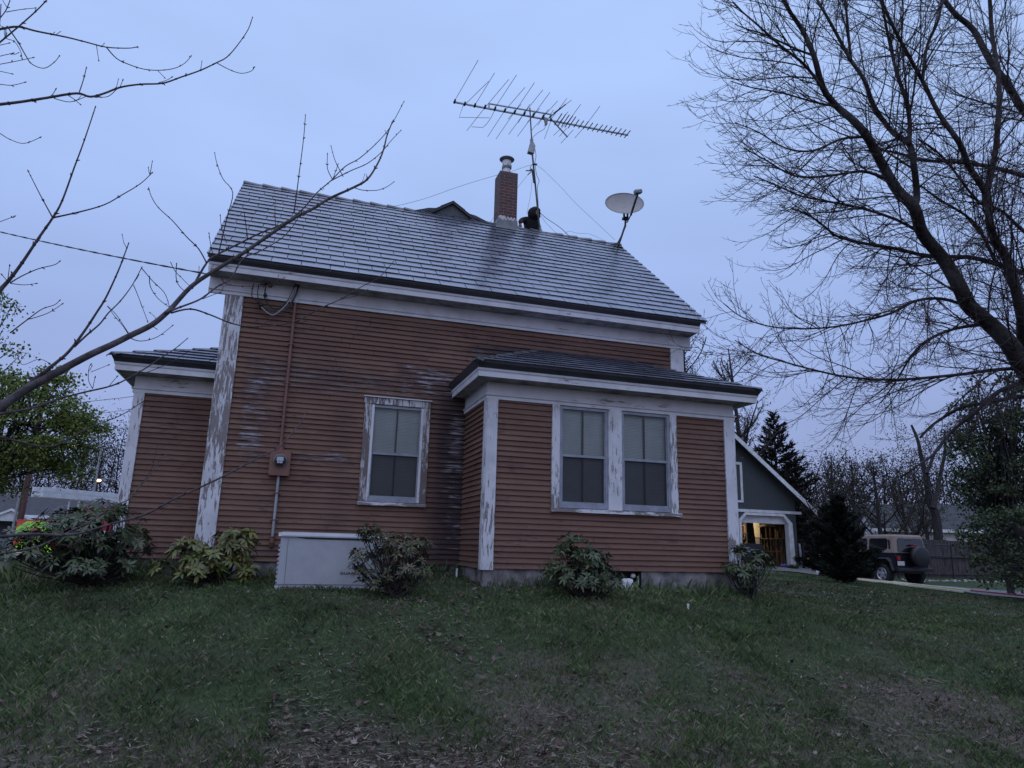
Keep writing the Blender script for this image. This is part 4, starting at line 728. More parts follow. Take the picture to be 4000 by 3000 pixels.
# things at the garage
def rock(mb, c, r, q, sx=1, sy=1, sz=1, sub=2):
    bm = bmesh.new(); bmesh.ops.create_icosphere(bm, subdivisions=sub, radius=r); off = [q.uniform(0,6) for _ in range(3)]
    for v in bm.verts: k_ = 1+.18*math.sin(v.co.x/r*2.3+off[0])+.16*math.sin(v.co.y/r*2.9+off[1])+.13*math.sin(v.co.z/r*3.3+off[2]); v.co = Vector((v.co.x*k_*sx+c[0], v.co.y*k_*sy+c[1], v.co.z*k_*sz+c[2]))
    mb.add([v.co[:] for v in bm.verts], [[v.index for v in f.verts] for f in bm.faces]); bm.free()
q = random.Random(12)
gp = at(2936,2190,Y=15.3); zg = gz(gp[0],15.3); gl3 = (gp[0],15.3,zg); gr = empty('covered_grill', gl3, 'black covered barbecue grill standing in the left part of the open garage doorway', 'barbecue grill')
mb = MB(); mb.prism([(-.50,0.30),(-.52,.62),(-.42,.86),(-.30,1.0),(.30,.98),(.46,.80),(.50,.30)], -.28, .28, 'y'); mb.xf(Matrix.Translation(gl3)); part(mb, 'cover', M_black, gr, gl3)
for sx in (-.42, .42):
    mb = MB(); mb.box(sx-.03, sx+.03, -.25, -.2, 0, .35); mb.box(sx-.03, sx+.03, .2, .25, 0, .35); mb.xf(Matrix.Translation(gl3)); part(mb, 'leg_frame', M_black, gr, gl3)
p = at(3064,2214,Y=15.7); z = gz(p[0],p[1]); mb = MB(); rock(mb, (p[0],p[1],z+.08), .15, q, 1.3, .8, .7); tag(mb.build('blue_bag', mat('blue_plastic', (.02,.03,.22), .4, .3), smooth=True), 'crumpled dark blue bag on the ground inside the right foot of the garage doorway', 'bag')
p = at(3096,2222,Y=15.2); z = gz(p[0],p[1]); mb = MB(); V = []
for k in range(500): a = q.uniform(0,6.28); r = q.uniform(0,.22); V.append([(p[0]+r*math.cos(a), p[1]+r*math.sin(a), z), (p[0]+r*math.cos(a)+.02, p[1]+r*math.sin(a), z), (p[0]+r*math.cos(a)*1.3, p[1]+r*math.sin(a)*1.3, z+q.uniform(.08,.22))])
tag(npmesh('low_shrub', V, 3, leafmat('shrub_green', [(.02,.035,.012),(.045,.06,.02)])), 'small dark mossy clump at the foot of the right door jamb of the garage', 'shrub')
mb = MB(); a = at(3135,2217,Y=15.5); a[2] = gz(a[0],a[1]); b_ = at(3122,2124,Y=15.93); mb.beam(a, b_, .10, .03, (0,1,.2)); tag(mb.build('leaning_plank', M_galv), 'upright grey plank leaning on the green garage wall beside the doorway', 'plank')
mb = MB(); a = at(3168,2221,Y=14.9); a[2] = gz(a[0],a[1])+.03; b_ = at(3132,2181,Y=15.7); mb.beam(a, b_, .09, .03, (0,1,.2)); tag(mb.build('slanting_plank', M_soffit), 'low slanting grey board right of the upright plank by the garage', 'plank')
gtl = at(3156,2215,Y=15.4); gtl[2] = gz(gtl[0],gtl[1]); gt = empty('iron_gate', tuple(gtl), 'narrow black iron gate frame between the garage and the dark evergreen', 'gate')
for px in (3141, 3172):
    mb = MB(); a = at(px,2215,Y=15.4); mb.box(a[0]-.05, a[0]+.05, 15.36, 15.44, gtl[2]-.1, at(px,2128,Y=15.4)[2]); part(mb, 'post', M_black, gt, gtl)
for py in (2133, 2148, 2208):
    mb = MB(); a = at(3141,py,Y=15.4); b_ = at(3172,py,Y=15.4); mb.beam(a, b_, .03, .04); part(mb, 'rail', M_black, gt, gtl)
p = at(3158,2193,Y=15.7); mb = MB(); mb.lathe([(0,-.10),(.10,-.09),(.14,0),(.10,.12),(0,.14)], tuple(p), 14); mb.box(p[0]-.03, p[0]+.03, p[1]-.03, p[1]+.03, gz(p[0],p[1]), p[2]-.05); tag(mb.build('yellow_bucket', mat('yellow_plastic', (.50,.27,.03), .5, .2), smooth=True), 'round yellow tub behind the slanting board and the iron gate', 'bucket')
p = at(3210,2212,D=26); z = gz(p[0],p[1]); mb = MB(); rock(mb, (p[0],p[1],z+.14), .24, q, 1.3, .9, .8); mb.box(p[0]-.25, p[0]+.2, p[1]-.2, p[1]+.2, z-.02, z+.05); tag(mb.build('white_bag', M_white, smooth=True), 'white plastic sack on the ground just left of the dark evergreen', 'bag')
p = at(3212,2240,D=24.5); z = gz(p[0],p[1]); mb = MB(); rock(mb, (p[0],p[1],z+.03), .14, q, 1.1, .9, 1.0); tag(mb.build('tree_stump', mat('stump_brown', (.045,.022,.016), .9, .4), smooth=True), 'dark brown stump on the lawn below the white sack', 'stump')
# driveway
LE = [(18.1,16),(17.4,13.6),(18.2,11.4),(19.5,9.6),(19.05,6),(18.6,3),(17.6,-5),(17,-14)]; RE = [(22.9,16),(22.9,13.6),(22.9,11.4),(22.9,9.6),(22.7,6),(22.3,3),(21.4,-5),(21,-14)]
vs = []; M_ = 14; rows = []
for (a, b_, a2, b2) in [(LE[i], RE[i], LE[i+1], RE[i+1]) for i in range(7)]:
    for k in range(10): t_ = k/10; rows.append(((a[0]+(a2[0]-a[0])*t_, a[1]+(a2[1]-a[1])*t_), (b_[0]+(b2[0]-b_[0])*t_, b_[1]+(b2[1]-b_[1])*t_)))
for l_, r_ in rows:
    for j in range(M_+1): x = l_[0]+(r_[0]-l_[0])*j/M_; y = l_[1]+(r_[1]-l_[1])*j/M_; vs.append((x, y, gz(x,y)+.035))
mb = MB(); mb.add(vs, [(i*(M_+1)+j, i*(M_+1)+j+1, (i+1)*(M_+1)+j+1, (i+1)*(M_+1)+j) for i in range(len(rows)-1) for j in range(M_)]); tag(mb.build('driveway', mat('driveway_asphalt', (.17,.17,.19), .85, .35, 7, bmp=.3), fixn=True), kind='structure')
# lumber on the driveway edge
la, lb = np.array([19.95,11.0,0]), np.array([18.55,5.6,0]); lm0 = (la+lb)/2; lm0[2] = gz(lm0[0],lm0[1])
LUM = ['long pale board on the lawn side of the driveway pile, nearly full length', 'pale board second from the lawn in the driveway pile', 'raised short pale board at the garage end of the pile', 'raised pale board in the middle of the driveway pile, reaching its near end', 'raised pale board beside the middle one, toward the near end', 'short pale board at the garage end, closer to the parked car', 'pale board on the driveway side of the pile, nearest the parked car'] 
q = random.Random(5)
for k in range(7):
    t0, t1 = ((0,.93),(.02,1.0),(.0,.55),(.35,1.0),(.45,.98),(.0,.6),(.3,.86))[k]; off = (-.22+.11*k)*.95; a = la+(lb-la)*t0+np.array([off,0,0]); b_ = la+(lb-la)*t1+np.array([off+q.uniform(-.08,.08),0,0])
    a[2] = gz(a[0],a[1])+.07+(.05 if k in (2,3,4) else 0); b_[2] = gz(b_[0],b_[1])+.06+(.05 if k in (2,3,4) else 0)
    mb = MB(); mb.beam(a, b_, .13, .05); tag(mb.build('lumber_board', None if False else mat('new_lumber', (.60,.56,.42), .7, .12, 4, stretch=(1,6,1)) if k == 0 else MATS['new_lumber']), LUM[k], 'lumber', 'new boards along the driveway')
mb = MB(); pts = [at(x, y, Z=-1.02) for x, y in [(4040,2338),(3900,2318),(3760,2300)]] ; pts = [(24.5-.9*k, 0, 0) for k in range(0)] + [(17.9,-3,0),(18.9,1,0),(19.9,4.0,0),(20.3,6,0),(20.9,8.2,0),(21.2,10,0),(21.6,12.5,0),(20.9,14.6,0)]
pts = [(x+.08*math.sin(i*2.1), y, gz(x,y)+.065) for i, (x, y, _) in enumerate(pts)]; mb.tube(spl(pts, 8), .022, 6); tag(mb.build('red_hose', mat('red_rubber', (.32,.03,.045), .6, .1)), 'thin red hose lying along the driveway under the parked vehicle', 'hose')
# ================================================================== PARKED OFF-ROADER
jx, jy = 21.87, 11.0; jz = gz(jx, jy)+.03; jl = (jx, jy, jz); jp = empty('parked_car', jl, 'black off-road car with tan hardtop and covered spare wheel parked by the garage', 'car', rz=math.pi/2)
M_navy = mat('black_car_paint', (.012,.013,.020), .28, .1, 3); M_tan = mat('tan_hardtop', (.28,.215,.185), .55, .1, 4); M_tyre = mat('tyre_rubber', (.015,.015,.016), .85, .2, 12); M_rim = mat('alloy_rim', (.50,.51,.54), .3, .1, 5, metal=.7); M_cglass = mat('dark_car_glass', (.010,.012,.016), .08, .1, 3, spec=.8); M_flare = mat('grey_fender_plastic', (.05,.052,.06), .5, .15, 6)
def jpart(mb, name, m, parent=None, **k): o = mb.build(name, m, parent or jp, **k); return o
tub = [(-.60,.52),(-.62,1.14),(1.50,1.16),(1.62,1.17),(2.85,1.08),(2.90,.62),(2.80,.55),(2.74,.86),(2.02,.88),(1.90,.55),(1.86,.50),(.56,.50),(.44,.80),(.34,.90),(-.34,.90),(-.44,.80),(-.52,.52)]
mb = MB(); bm = bmesh.new(); f0 = bm.faces.new([bm.verts.new((x,-.76,z)) for x, z in tub]); ex = bmesh.ops.extrude_face_region(bm, geom=[f0]); [setattr(v, 'co', v.co+Vector((0,1.52,0))) for v in ex['geom'] if isinstance(v, bmesh.types.BMVert)]
bmesh.ops.bevel(bm, geom=[e for e in bm.edges if abs(e.verts[0].co.y-e.verts[1].co.y) > 1 and min(e.verts[0].co.z, e.verts[1].co.z) > 1], offset=.05, segments=3, affect='EDGES')
mb.add([v.co[:] for v in bm.verts], [[v.index for v in f.verts] for f in bm.faces]); bm.free(); jpart(mb, 'body', M_navy)
mb = MB(); mb.box(-.45, 2.7, -.55, .55, .42, .88); jpart(mb, 'underbody', M_black)
bm = bmesh.new(); bmesh.ops.create_cube(bm, size=1)
for v in bm.verts: top = v.co.z > 0; v.co = Vector(((.40+(v.co.x)*(1.96 if top else 2.08)) + (.02 if top else 0), v.co.y*(1.30 if top else 1.50), 1.145 if not top else 1.80))
bmesh.ops.bevel(bm, geom=[e for e in bm.edges if max(e.verts[0].co.z, e.verts[1].co.z) > 1.5], offset=.11, segments=4, affect='EDGES', profile=.6)
mb = MB(); mb.add([v.co[:] for v in bm.verts], [[v.index for v in f.verts] for f in bm.faces]); bm.free(); top_ = jpart(mb, 'hardtop', M_tan, smooth=False)
yside = lambda z: .75-.10*(z-1.145)/.655+.006
def sidewin(x0, x1, z0, z1, sg):
    mb = MB(); P2 = lambda x, z, o=0: (x, sg*(yside(z)+o), z); r = .06
    ring = [(x0+r,z0),(x1-r,z0),(x1,z0+r),(x1,z1-r),(x1-r,z1),(x0+r,z1),(x0,z1-r),(x0,z0+r)]; mb.add([P2(x,z,.004) for x, z in ring]+[P2(x,z,-.02) for x, z in ring], [tuple(range(8))]+[(i,(i+1)%8,8+(i+1)%8,8+i) for i in range(8)]); mb.build('side_window', M_cglass, jp)
for sg in (-1, 1):
    sidewin(-.26, .60, 1.25, 1.66, sg); sidewin(.70, 1.38, 1.22, 1.66, sg); mb = MB()
    for k in range(1): mb.box(-.40, -.33, sg*.742-.004, sg*.742+.004, 1.28, 1.62)
    mb.build('roof_vent', M_black, jp)
xr = lambda z: -.64+.06*(z-1.145)/.655-.008
mb = MB(); ring = [(-.60,1.17),(.60,1.17),(.63,1.24),(.57,1.60),(.50,1.67),(-.50,1.67),(-.57,1.60),(-.63,1.24)]; mb.add([(xr(z)-.006,y,z) for y, z in ring]+[(xr(z)+.02,y,z) for y, z in ring], [tuple(range(8))]+[(i,(i+1)%8,8+(i+1)%8,8+i) for i in range(8)]); mb.build('rear_window', M_cglass, jp)
mb = MB(); mb.tube([(xr(1.6)-.02,-.10,1.62),(xr(1.6)-.02,.25,1.59)], .012, 5); mb.build('wiper', M_black, jp)
mb = MB(); mb.add([(1.50,-.66,1.17),(1.50,.66,1.17),(1.40,.60,1.68),(1.40,-.60,1.68),(1.47,-.66,1.17),(1.47,.66,1.17),(1.37,.60,1.68),(1.37,-.60,1.68)], [(0,1,2,3),(7,6,5,4),(0,4,5,1),(2,6,7,3)]); mb.build('windscreen', M_cglass, jp)
def wheel_tyre(c_, w=.25, R=.385):
    mb = MB(); mb.lathe([(.22,-w/2+.02),(.26,-w/2),(R-.05,-w/2),(R-.01,-w/2+.03),(R,-w/2+.07),(R,w/2-.07),(R-.01,w/2-.03),(R-.05,w/2),(.26,w/2),(.22,w/2-.02)], c_, 32, 'y')
    for k in range(24): a = k*math.pi/12; x, z = c_[0]+R*math.cos(a), c_[2]+R*math.sin(a); st = len(mb.v); mb.box(-.012,.012,-w*.42,w*.42,-.02,.02); mb.xf(Matrix.Translation((x,c_[1],z)) @ Matrix.Rotation(-a+math.pi/2, 4, 'Y'), st)
    return mb
for (x, y) in ((0,.72),(0,-.72),(2.37,.72),(2.37,-.72)):
    w_ = wheel_tyre((x,y,.385)).build('wheel', M_tyre, jp, smooth=False); sg = 1 if y > 0 else -1; mb = MB(); c_ = (x, y, .385)
    mb.lathe([(.225,-.09),(.23,.10),(.215,.118),(.20,.10),(.195,.02)], (0,0,0), 28, 'y'); mb.lathe([(0,.085),(.05,.09),(.065,.07),(.065,.03)], (0,0,0), 16, 'y')
    for k in range(5):
        a = k*2*math.pi/5+.3; ca, sa = math.cos(a), math.sin(a); w0, w1 = .045, .062; per = (-sa, ca)
        vs = [(ca*.04+per[0]*o_*w0, yy, sa*.04+per[1]*o_*w0) for o_ in (-1,1) for yy in (.075,.03)]+[(ca*.21+per[0]*o_*w1, yy, sa*.21+per[1]*o_*w1) for o_ in (-1,1) for yy in (.085,.03)]
        mb.add(vs, [(0,4,6,2),(1,3,7,5),(0,1,5,4),(2,6,7,3)])
    mb.xf(Matrix.Translation(c_) @ (Matrix.Rotation(math.pi, 4, 'Z') if sg < 0 else Matrix.Identity(4))); mb.build('rim', M_rim, w_)
    mb = MB(); mb.lathe([(0,-.02),(.21,-.02),(.21,0),(0,0)], (x,y,.385), 20, 'y'); mb.build('brake_drum', M_black, w_)
for sg in (-1, 1):
    for cx, nm in ((0,'rear'), (2.37,'front')):
        mb = MB(); pr = [(-.56,.56),(-.46,.86),(-.34,.97),(.34,.97),(.48,.84),(.58,.56)] if cx == 0 else [(-.56,.52),(-.46,.80),(-.36,.96),(.50,.94),(.56,.80)]
        for i in range(len(pr)-1):
            (xa, za), (xb, zb) = pr[i], pr[i+1]; y0, y1 = sg*.755, sg*.90; mb.add([(cx+xa,y0,za),(cx+xb,y0,zb),(cx+xb,y1,zb-.015),(cx+xa,y1,za-.015),(cx+xa,y0,za-.05),(cx+xb,y0,zb-.05),(cx+xb,y1,zb-.055),(cx+xa,y1,za-.055)], [(0,1,2,3),(3,2,6,7),(7,6,5,4)])
        mb.build('fender_flare', M_flare, jp)
mb = MB(); mb.lathe([(0,-.14),(.31,-.135),(.365,-.11),(.375,0),(.365,.10),(.30,.13),(0,.13)], (-.84,-.14,1.02), 32, 'x'); mb.box(-.72, -.60, -.20, -.08, .95, 1.10); sp2 = mb.build('spare_wheel', M_black, jp, smooth=True)
mb = MB(); mb.bevbox(-.80, -.66, -.12, .05, 1.41, 1.46, .012); mb.build('brake_light', mat('red_lens', (.30,.012,.012), .3, .1), jp)
for sg in (-1, 1): mb = MB(); mb.bevbox(-.70, -.615, sg*.66-.055, sg*.66+.055, .88, 1.02, .012); mb.build('tail_light', MATS['red_lens'], jp)
mb = MB(); mb.bevbox(-.72, -.69, .46, .76, .70, .85, .006); pt_ = mb.build('number_plate', mat('plate_white', (.62,.62,.66), .4, .15, 30), jp)
mb = MB(); mb.bevbox(-.78, -.64, -.80, .80, .50, .62, .02); mb.build('bumper', M_black, jp); mb = MB(); mb.bevbox(2.95, 3.10, -.78, .78, .50, .63, .02); mb.build('bumper', M_black, jp)
mb = MB(); mb.box(.62, .628, .757, .764, .56, 1.15); mb.box(1.52, 1.528, .757, .764, .56, 1.15); mb.build('door_seam', M_flare, jp)
# ================================================================== FENCES AND HOUSES RIGHT
FY = 14.6; fl = (30, FY, gz(30,FY)); fen = empty('wooden_fence', fl, 'tall grey weathered board fence running behind the parked car', 'fence')
M_fence = mat('weathered_fence', (.075,.064,.068), .9, .45, 2.5, stretch=(9,9,1)); x = 21.7; q = random.Random(21); mb = MB(); ztop = .82
while x < 48: mb.box(x, x+.142, FY+q.uniform(-.006,.006), FY+.025, -1.3, .76-.012*(x-27)+q.uniform(-.02,.02)); x += .148
part(mb, 'board_panel', M_fence, fen, fl)
mb = MB()
for z in (.0,): mb.box(21.7, 48, FY-.06, FY-.01, -.02, .06); 
mb.box(21.7, 48, FY-.06, FY-.01, -.75, -.66); mb.box(21.7, 48, FY-.05, FY+.05, -1.25, -1.0); part(mb, 'fence_rail', M_fence, fen, fl)
il = (28, 13.3, gz(28,13.3)); ir = empty('iron_fence', il, 'low black metal rail fence standing in front of the grey board fence', 'fence')
for z in (.52, .05): mb = MB(); mb.tube([(23.6,13.3,z+.02),(44,13.3,z-.22)], .022, 6); part(mb, 'rail', M_black, ir, il)
for k in range(7): x = 24.2+2.95*k; zz = gz(x,13.3); mb = MB(); mb.tube([(x,13.3,zz-.1),(x,13.3,.56-.011*(x-23.6))], .032, 8); part(mb, 'post', M_black, ir, il)
V = []; q = random.Random(8); mb = MB()
for k in range(130): x = q.uniform(23.6,33); y = q.gauss(12.3,.28); rock(mb, (x,y,gz(x,y)+.03), q.uniform(.02,.07), q, 1.2, 1, .6, 1)
tag(mb.build('gravel', mat('pale_stones', (.42,.41,.43), .8, .3), smooth=False), 'strip of pale stones along the foot of the fence', 'gravel', kind='stuff')
mb = MB(); mb.box(23.4, 40, 11.75, 11.95, -1.35, -.98); tag(mb.build('kerb_timber', M_bark), 'dark timber edging along the driveway in front of the pale stones', 'timber')
def house_far(name, lab, c_, W_, Dp, zg, ze, zr_, wall, roof_, rz=0, cat='house', wins=()):
    e_ = empty(name, (c_[0],c_[1],zg), lab, cat, rz=rz); mb = MB(); h = ze-zg; r_ = zr_-zg; mb.box(-W_/2, W_/2, 0, Dp, -.5, h); mb.prism([(0,h),(Dp,h),(Dp/2,r_-.1)], -W_/2+.02, W_/2-.02, 'x'); mb.build('wall', wall, e_)
    mb = MB(); mb.prism([(-.5,h-.12),(Dp/2,r_),(Dp+.5,h-.12),(Dp+.5,h-.22),(Dp/2,r_-.15),(-.5,h-.22)], -W_/2-.4, W_/2+.4, 'x'); mb.build('roof', roof_, e_)
    mb = MB(); mb.box(-W_/2-.41, W_/2+.41, -.54, -.505, h-.28, h-.10); mb.build('fascia', M_white, e_)
    for (a, b1_, c1_, d1_) in wins: mb = MB(); mb.box(a-.1, b1_+.1, -.05, -.001, c1_-.1, d1_+.1); w_ = mb.build('window', M_white, e_); mb = MB(); mb.box(a, b1_, -.06, -.051, c1_, d1_); mb.build('pane', M_cglass, w_)
    return e_
M_redroof = mat('red_shingle', (.17,.050,.050), .9, .3, 3); M_dred = mat('dark_red_shingle', (.075,.028,.030), .9, .3, 3); M_groof = mat('grey_shingle', (.045,.05,.058), .9, .3, 3); M_palew = mat('pale_siding', (.42,.44,.50), .8, .2, 2); M_bluew = mat('grey_blue_siding', (.13,.145,.19), .8, .2, 2)
p = at(3450,2100,D=48); house_far('red_roof_house', 'neighbour house with a faded red roof low behind the evergreen', (p[0],p[1]), 6.5, 8, -1.2, at(3450,2092,D=46)[2], at(3450,2045,D=50)[2], M_palew, M_redroof, rz=-.55)
p = at(3400,2060,D=60); house_far('dark_red_house', 'farther house with a dark maroon roof just above the faded red one', (p[0],p[1]), 9, 8, -1.2, at(3450,2062,D=58)[2], at(3450,2018,D=62)[2], M_palew, M_dred, rz=-.55)
p = at(3700,2100,D=42); hh = house_far('grey_roof_house', 'white house with a broad grey roof standing behind the board fence', (p[0],p[1]), 7.5, 8, -1.2, at(3700,2068,D=41.5)[2]+.1, at(3700,1972,D=46)[2], M_white, M_groof, rz=-.62)
p = at(3530,2050,D=52); house_far('pale_gable_house', 'small pale gable between the red roofs and the grey roof', (p[0],p[1]), 2.6, 3.4, -1.2, at(3530,2080,D=52)[2], at(3530,2025,D=52)[2], M_palew, M_palew, rz=1.0)
# ================================================================== LEFT BACKGROUND
p = at(-60,2080,D=42); zg = -1.85; rh = house_far('ranch_house', 'low grey blue house with a long dark roof far left behind the bushes', (p[0],p[1]), 26, 8, zg, at(100,2003,D=42)[2], at(100,1934,D=46)[2], M_bluew, mat('dark_roof', (.050,.050,.062), .85, .2, 3), rz=.26, wins=((1.5,3.0,1.0,2.0),(4.5,6.0,1.0,2.0),(-9,-7,1.0,2.0)))
mb = MB(); mb.prism([(-1.3,2.45),(1.3,2.45),(0,3.15)], -1.6, .2, 'y'); mb.prism([(-1.45,2.42),(0,3.2),(1.45,2.42),(1.45,2.28),(0,3.05),(-1.45,2.28)], -1.75, .1, 'y'); mb.xf(Matrix.Translation((1.2,0,0))); mb.build('porch_roof', M_white, rh)
for sx in (.0, 2.4): mb = MB(); mb.box(sx-.08, sx+.08, -1.6, -1.44, 0, 2.3); mb.build('porch_column', M_white, rh)
# utility pole with grey riser
p = at(72,2062,D=33); z = gz(p[0],p[1]); up = empty('utility_pole', (p[0],p[1],z), 'brown wooden utility pole with a grey riser pipe, left of the house', 'utility pole'); Lp = (p[0],p[1],z)
M_pole = mat('pole_wood', (.105,.060,.052), .9, .3, 3, stretch=(6,6,.5)); mb = MB(); mb.tube([(p[0],p[1],z-.3),(p[0]+.05,p[1],z+9.5)], [.16,.11], 10); part(mb, 'pole_shaft', M_pole, up, Lp)
mb = MB(); mb.tube([(p[0]-.22,p[1]-.1,z),(p[0]-.16,p[1]-.1,z+3.3)], .06, 8); part(mb, 'riser_pipe', M_conduit, up, Lp)
mb = MB(); mb.beam((p[0]-1.0,p[1],z+8.9), (p[0]+1.1,p[1]+.3,z+8.9), .10, .12); part(mb, 'crossarm', M_pole, up, Lp)
for a, b_, r in (((-250,1618),(700,1526),.014), ((240,1628),(700,1563),.011)):
    mb = MB(); mb.tube(sag(at(*a, D=36), at(*b_, D=36), .12, 20), r, 5); tag(mb.build('overhead_wire', M_cable), 'thin black overhead wire crossing behind the wing, '+('upper of the two' if a[0] < 0 else 'lower of the two'), 'wire')
em2, t, b = principled('street_lamp_glow'); b.inputs['Emission Color'].default_value = (1,.55,.22,1); b.inputs['Emission Strength'].default_value = 9
for (px, py, dd, lab) in ((294,1740,48,'lit amber street lamp glowing high in the leafy tree, upper one'), (385,1877,56,'lit amber street lamp above the fire engine ladder, lower one')):
    p = at(px, py, D=dd); zg = gz(p[0],p[1]); Lp = (p[0]+1.6,p[1],zg); sl_ = empty('street_lamp', Lp, lab, 'street lamp')
    mb = MB(); mb.tube([(p[0]+1.6,p[1],zg),(p[0]+1.6,p[1],p[2]+.1)], [.09,.06], 8); part(mb, 'lamp_post', M_galv, sl_, Lp); mb = MB(); mb.tube([(p[0]+1.6,p[1],p[2]+.0),(p[0]+.8,p[1],p[2]+.18),(p[0]+.15,p[1],p[2]+.12)], .035, 6); part(mb, 'lamp_arm', M_galv, sl_, Lp)
    mb = MB(); mb.bevbox(p[0]-.32, p[0]+.25, p[1]-.14, p[1]+.14, p[2]+.06, p[2]+.18, .04); part(mb, 'lamp_housing', M_galv, sl_, Lp); mb = MB(); mb.lathe([(0,-.10),(.12,-.07),(.18,.0),(.18,.055),(0,.055)], tuple(p), 12); part(mb, 'lamp_glass', em2, sl_, Lp, smooth=True)
# fire engine
ep = at(118,2195,D=31); ez = -1.37; th = math.radians(90-34); el_ = (ep[0],ep[1],ez); fe = empty('fire_engine', el_, 'red fire engine with lime and orange chevron tail and ladder on its roof', 'fire engine', rz=th)
M_fred = mat('fire_red', (.42,.022,.035), .3, .1, 3); M_lime, t, b = principled('chevron_panel'); b.inputs['Roughness'].default_value = .4
c = t.nodes.new('ShaderNodeTexCoord'); sp_ = t.nodes.new('ShaderNodeSeparateXYZ'); t.links.new(c.outputs['Object'], sp_.inputs[0]); fr_ = mth(t, 'FRACT', mth(t, 'DIVIDE', mth(t, 'ADD', sp_.outputs['Z'], mth(t, 'MULTIPLY', mth(t, 'ABSOLUTE', sp_.outputs['Y']), .55)), .82)); t.links.new(mixc(t, mth(t, 'GREATER_THAN', fr_, .64), (.42,.85,.06), (.62,.085,.02)), b.inputs['Base Color'])
mb = MB(); mb.bevbox(.02, 3.0, -1.25, 1.25, .55, 1.92, .04); mb.bevbox(3.01, 8.6, -1.25, 1.25, .5, 2.66, .06); fb = mb.build('body', M_fred, fe)
mb = MB(); mb.box(-.02, .018, -1.15, 1.15, .48, 1.85); mb.build('chevron_tail', M_lime, fe)
mb = MB(); mb.bevbox(-.35, .0, -1.22, 1.22, .34, .47, .02); mb.build('tail_step', M_white, fe); mb = MB(); mb.box(-.355, -.351, -1.2, 1.2, .41, .46); mb.build('tail_stripe', M_fred, fe)
mb = MB(); mb.box(.1, 8.5, -1.262, -1.251, 1.02, 1.52); mb.build('white_band', M_white, fe)
mb = MB()
for k in range(26): x = .2+.32*k; mb.prism([(x,1.06),(x+.13,1.06),(x+.33,1.40),(x+.20,1.40)], -1.270, -1.2625, 'y')
mb.build('side_stripes', M_fred, fe)
mb = MB(); mb.box(3.3, 5.2, -1.265, -1.251, 1.62, 2.38); mb.build('side_window', M_cglass, fe); mb = MB(); mb.box(5.7, 8.2, -1.265, -1.251, 1.75, 2.55); mb.build('side_window', M_cglass, fe)
for x in (1.9, 7.0):
    for sy in (-1, 1):
        mb = MB(); mb.lathe([(0,-.14),(.40,-.14),(.50,-.10),(.50,.10),(.40,.14),(0,.14)], (x,sy*1.12,.5), 24, 'y'); mb.build('wheel', M_tyre, fe)
mb = MB()
for zz in (2.88, 3.12): mb.bevbox(-.9, 7.5, -1.10, -1.0, zz, zz+.20, .01); mb.bevbox(-.9, 7.5, -.55, -.45, zz, zz+.20, .01)
for k in range(22): mb.box(-.8+.38*k, -.75+.38*k, -1.05, -.5, 2.96, 3.0)
for k in range(3):
    for yy in (-1.08, -.52): mb.box(1+2.4*k, 1.06+2.4*k, yy, yy+.05, 1.9, 2.9)
mb.build('ladder', M_white, fe)
# ================================================================== TREES
def unit(v): return v/(np.linalg.norm(v)+1e-9)
class Tubes:
    """many thin tubes gathered as quads (numpy)"""
    def __init__(s): s.q = []
    def add(s, P, R, k=3):
        P = np.asarray(P, float); R = np.asarray(R, float); n = len(P); d = np.gradient(P, axis=0); d /= np.linalg.norm(d, axis=1)[:,None]+1e-9
        ref = np.array([.31,.52,.79]) if abs(d[0] @ np.array([.31,.52,.79])) < .9 else np.array([1.,0,0])
        u = np.cross(d, ref); u /= np.linalg.norm(u, axis=1)[:,None]+1e-9; w = np.cross(d, u)
        a = np.arange(k)*2*math.pi/k; ring = P[:,None,:]+R[:,None,None]*(u[:,None,:]*np.cos(a)[None,:,None]+w[:,None,:]*np.sin(a)[None,:,None])
        nx_ = np.roll(ring, -1, axis=1); s.q.append(np.stack([ring[:-1], nx_[:-1], nx_[1:], ring[1:]], axis=2).reshape(-1,4,3))
    def build(s, name, m, parent, loc):
        V = np.concatenate(s.q)-np.array(loc)[None,None,:]; return npmesh(name, V, 4, m, parent)
def perp(d, rg):
    a = rg.normal(size=3); a -= d*(a@d); return unit(a)
def twigline(p, d, L_, n, rg, droop=.0, lift=.0, wob=.12):
    pts = [np.array(p)]; d = unit(d)
    for i in range(n):
        t_ = i/n; d = unit(d+rg.normal(size=3)*wob*.5+np.array([0,0,1])*(lift*t_-droop*(1-t_))); pts.append(pts[-1]+d*L_/n)
    return pts
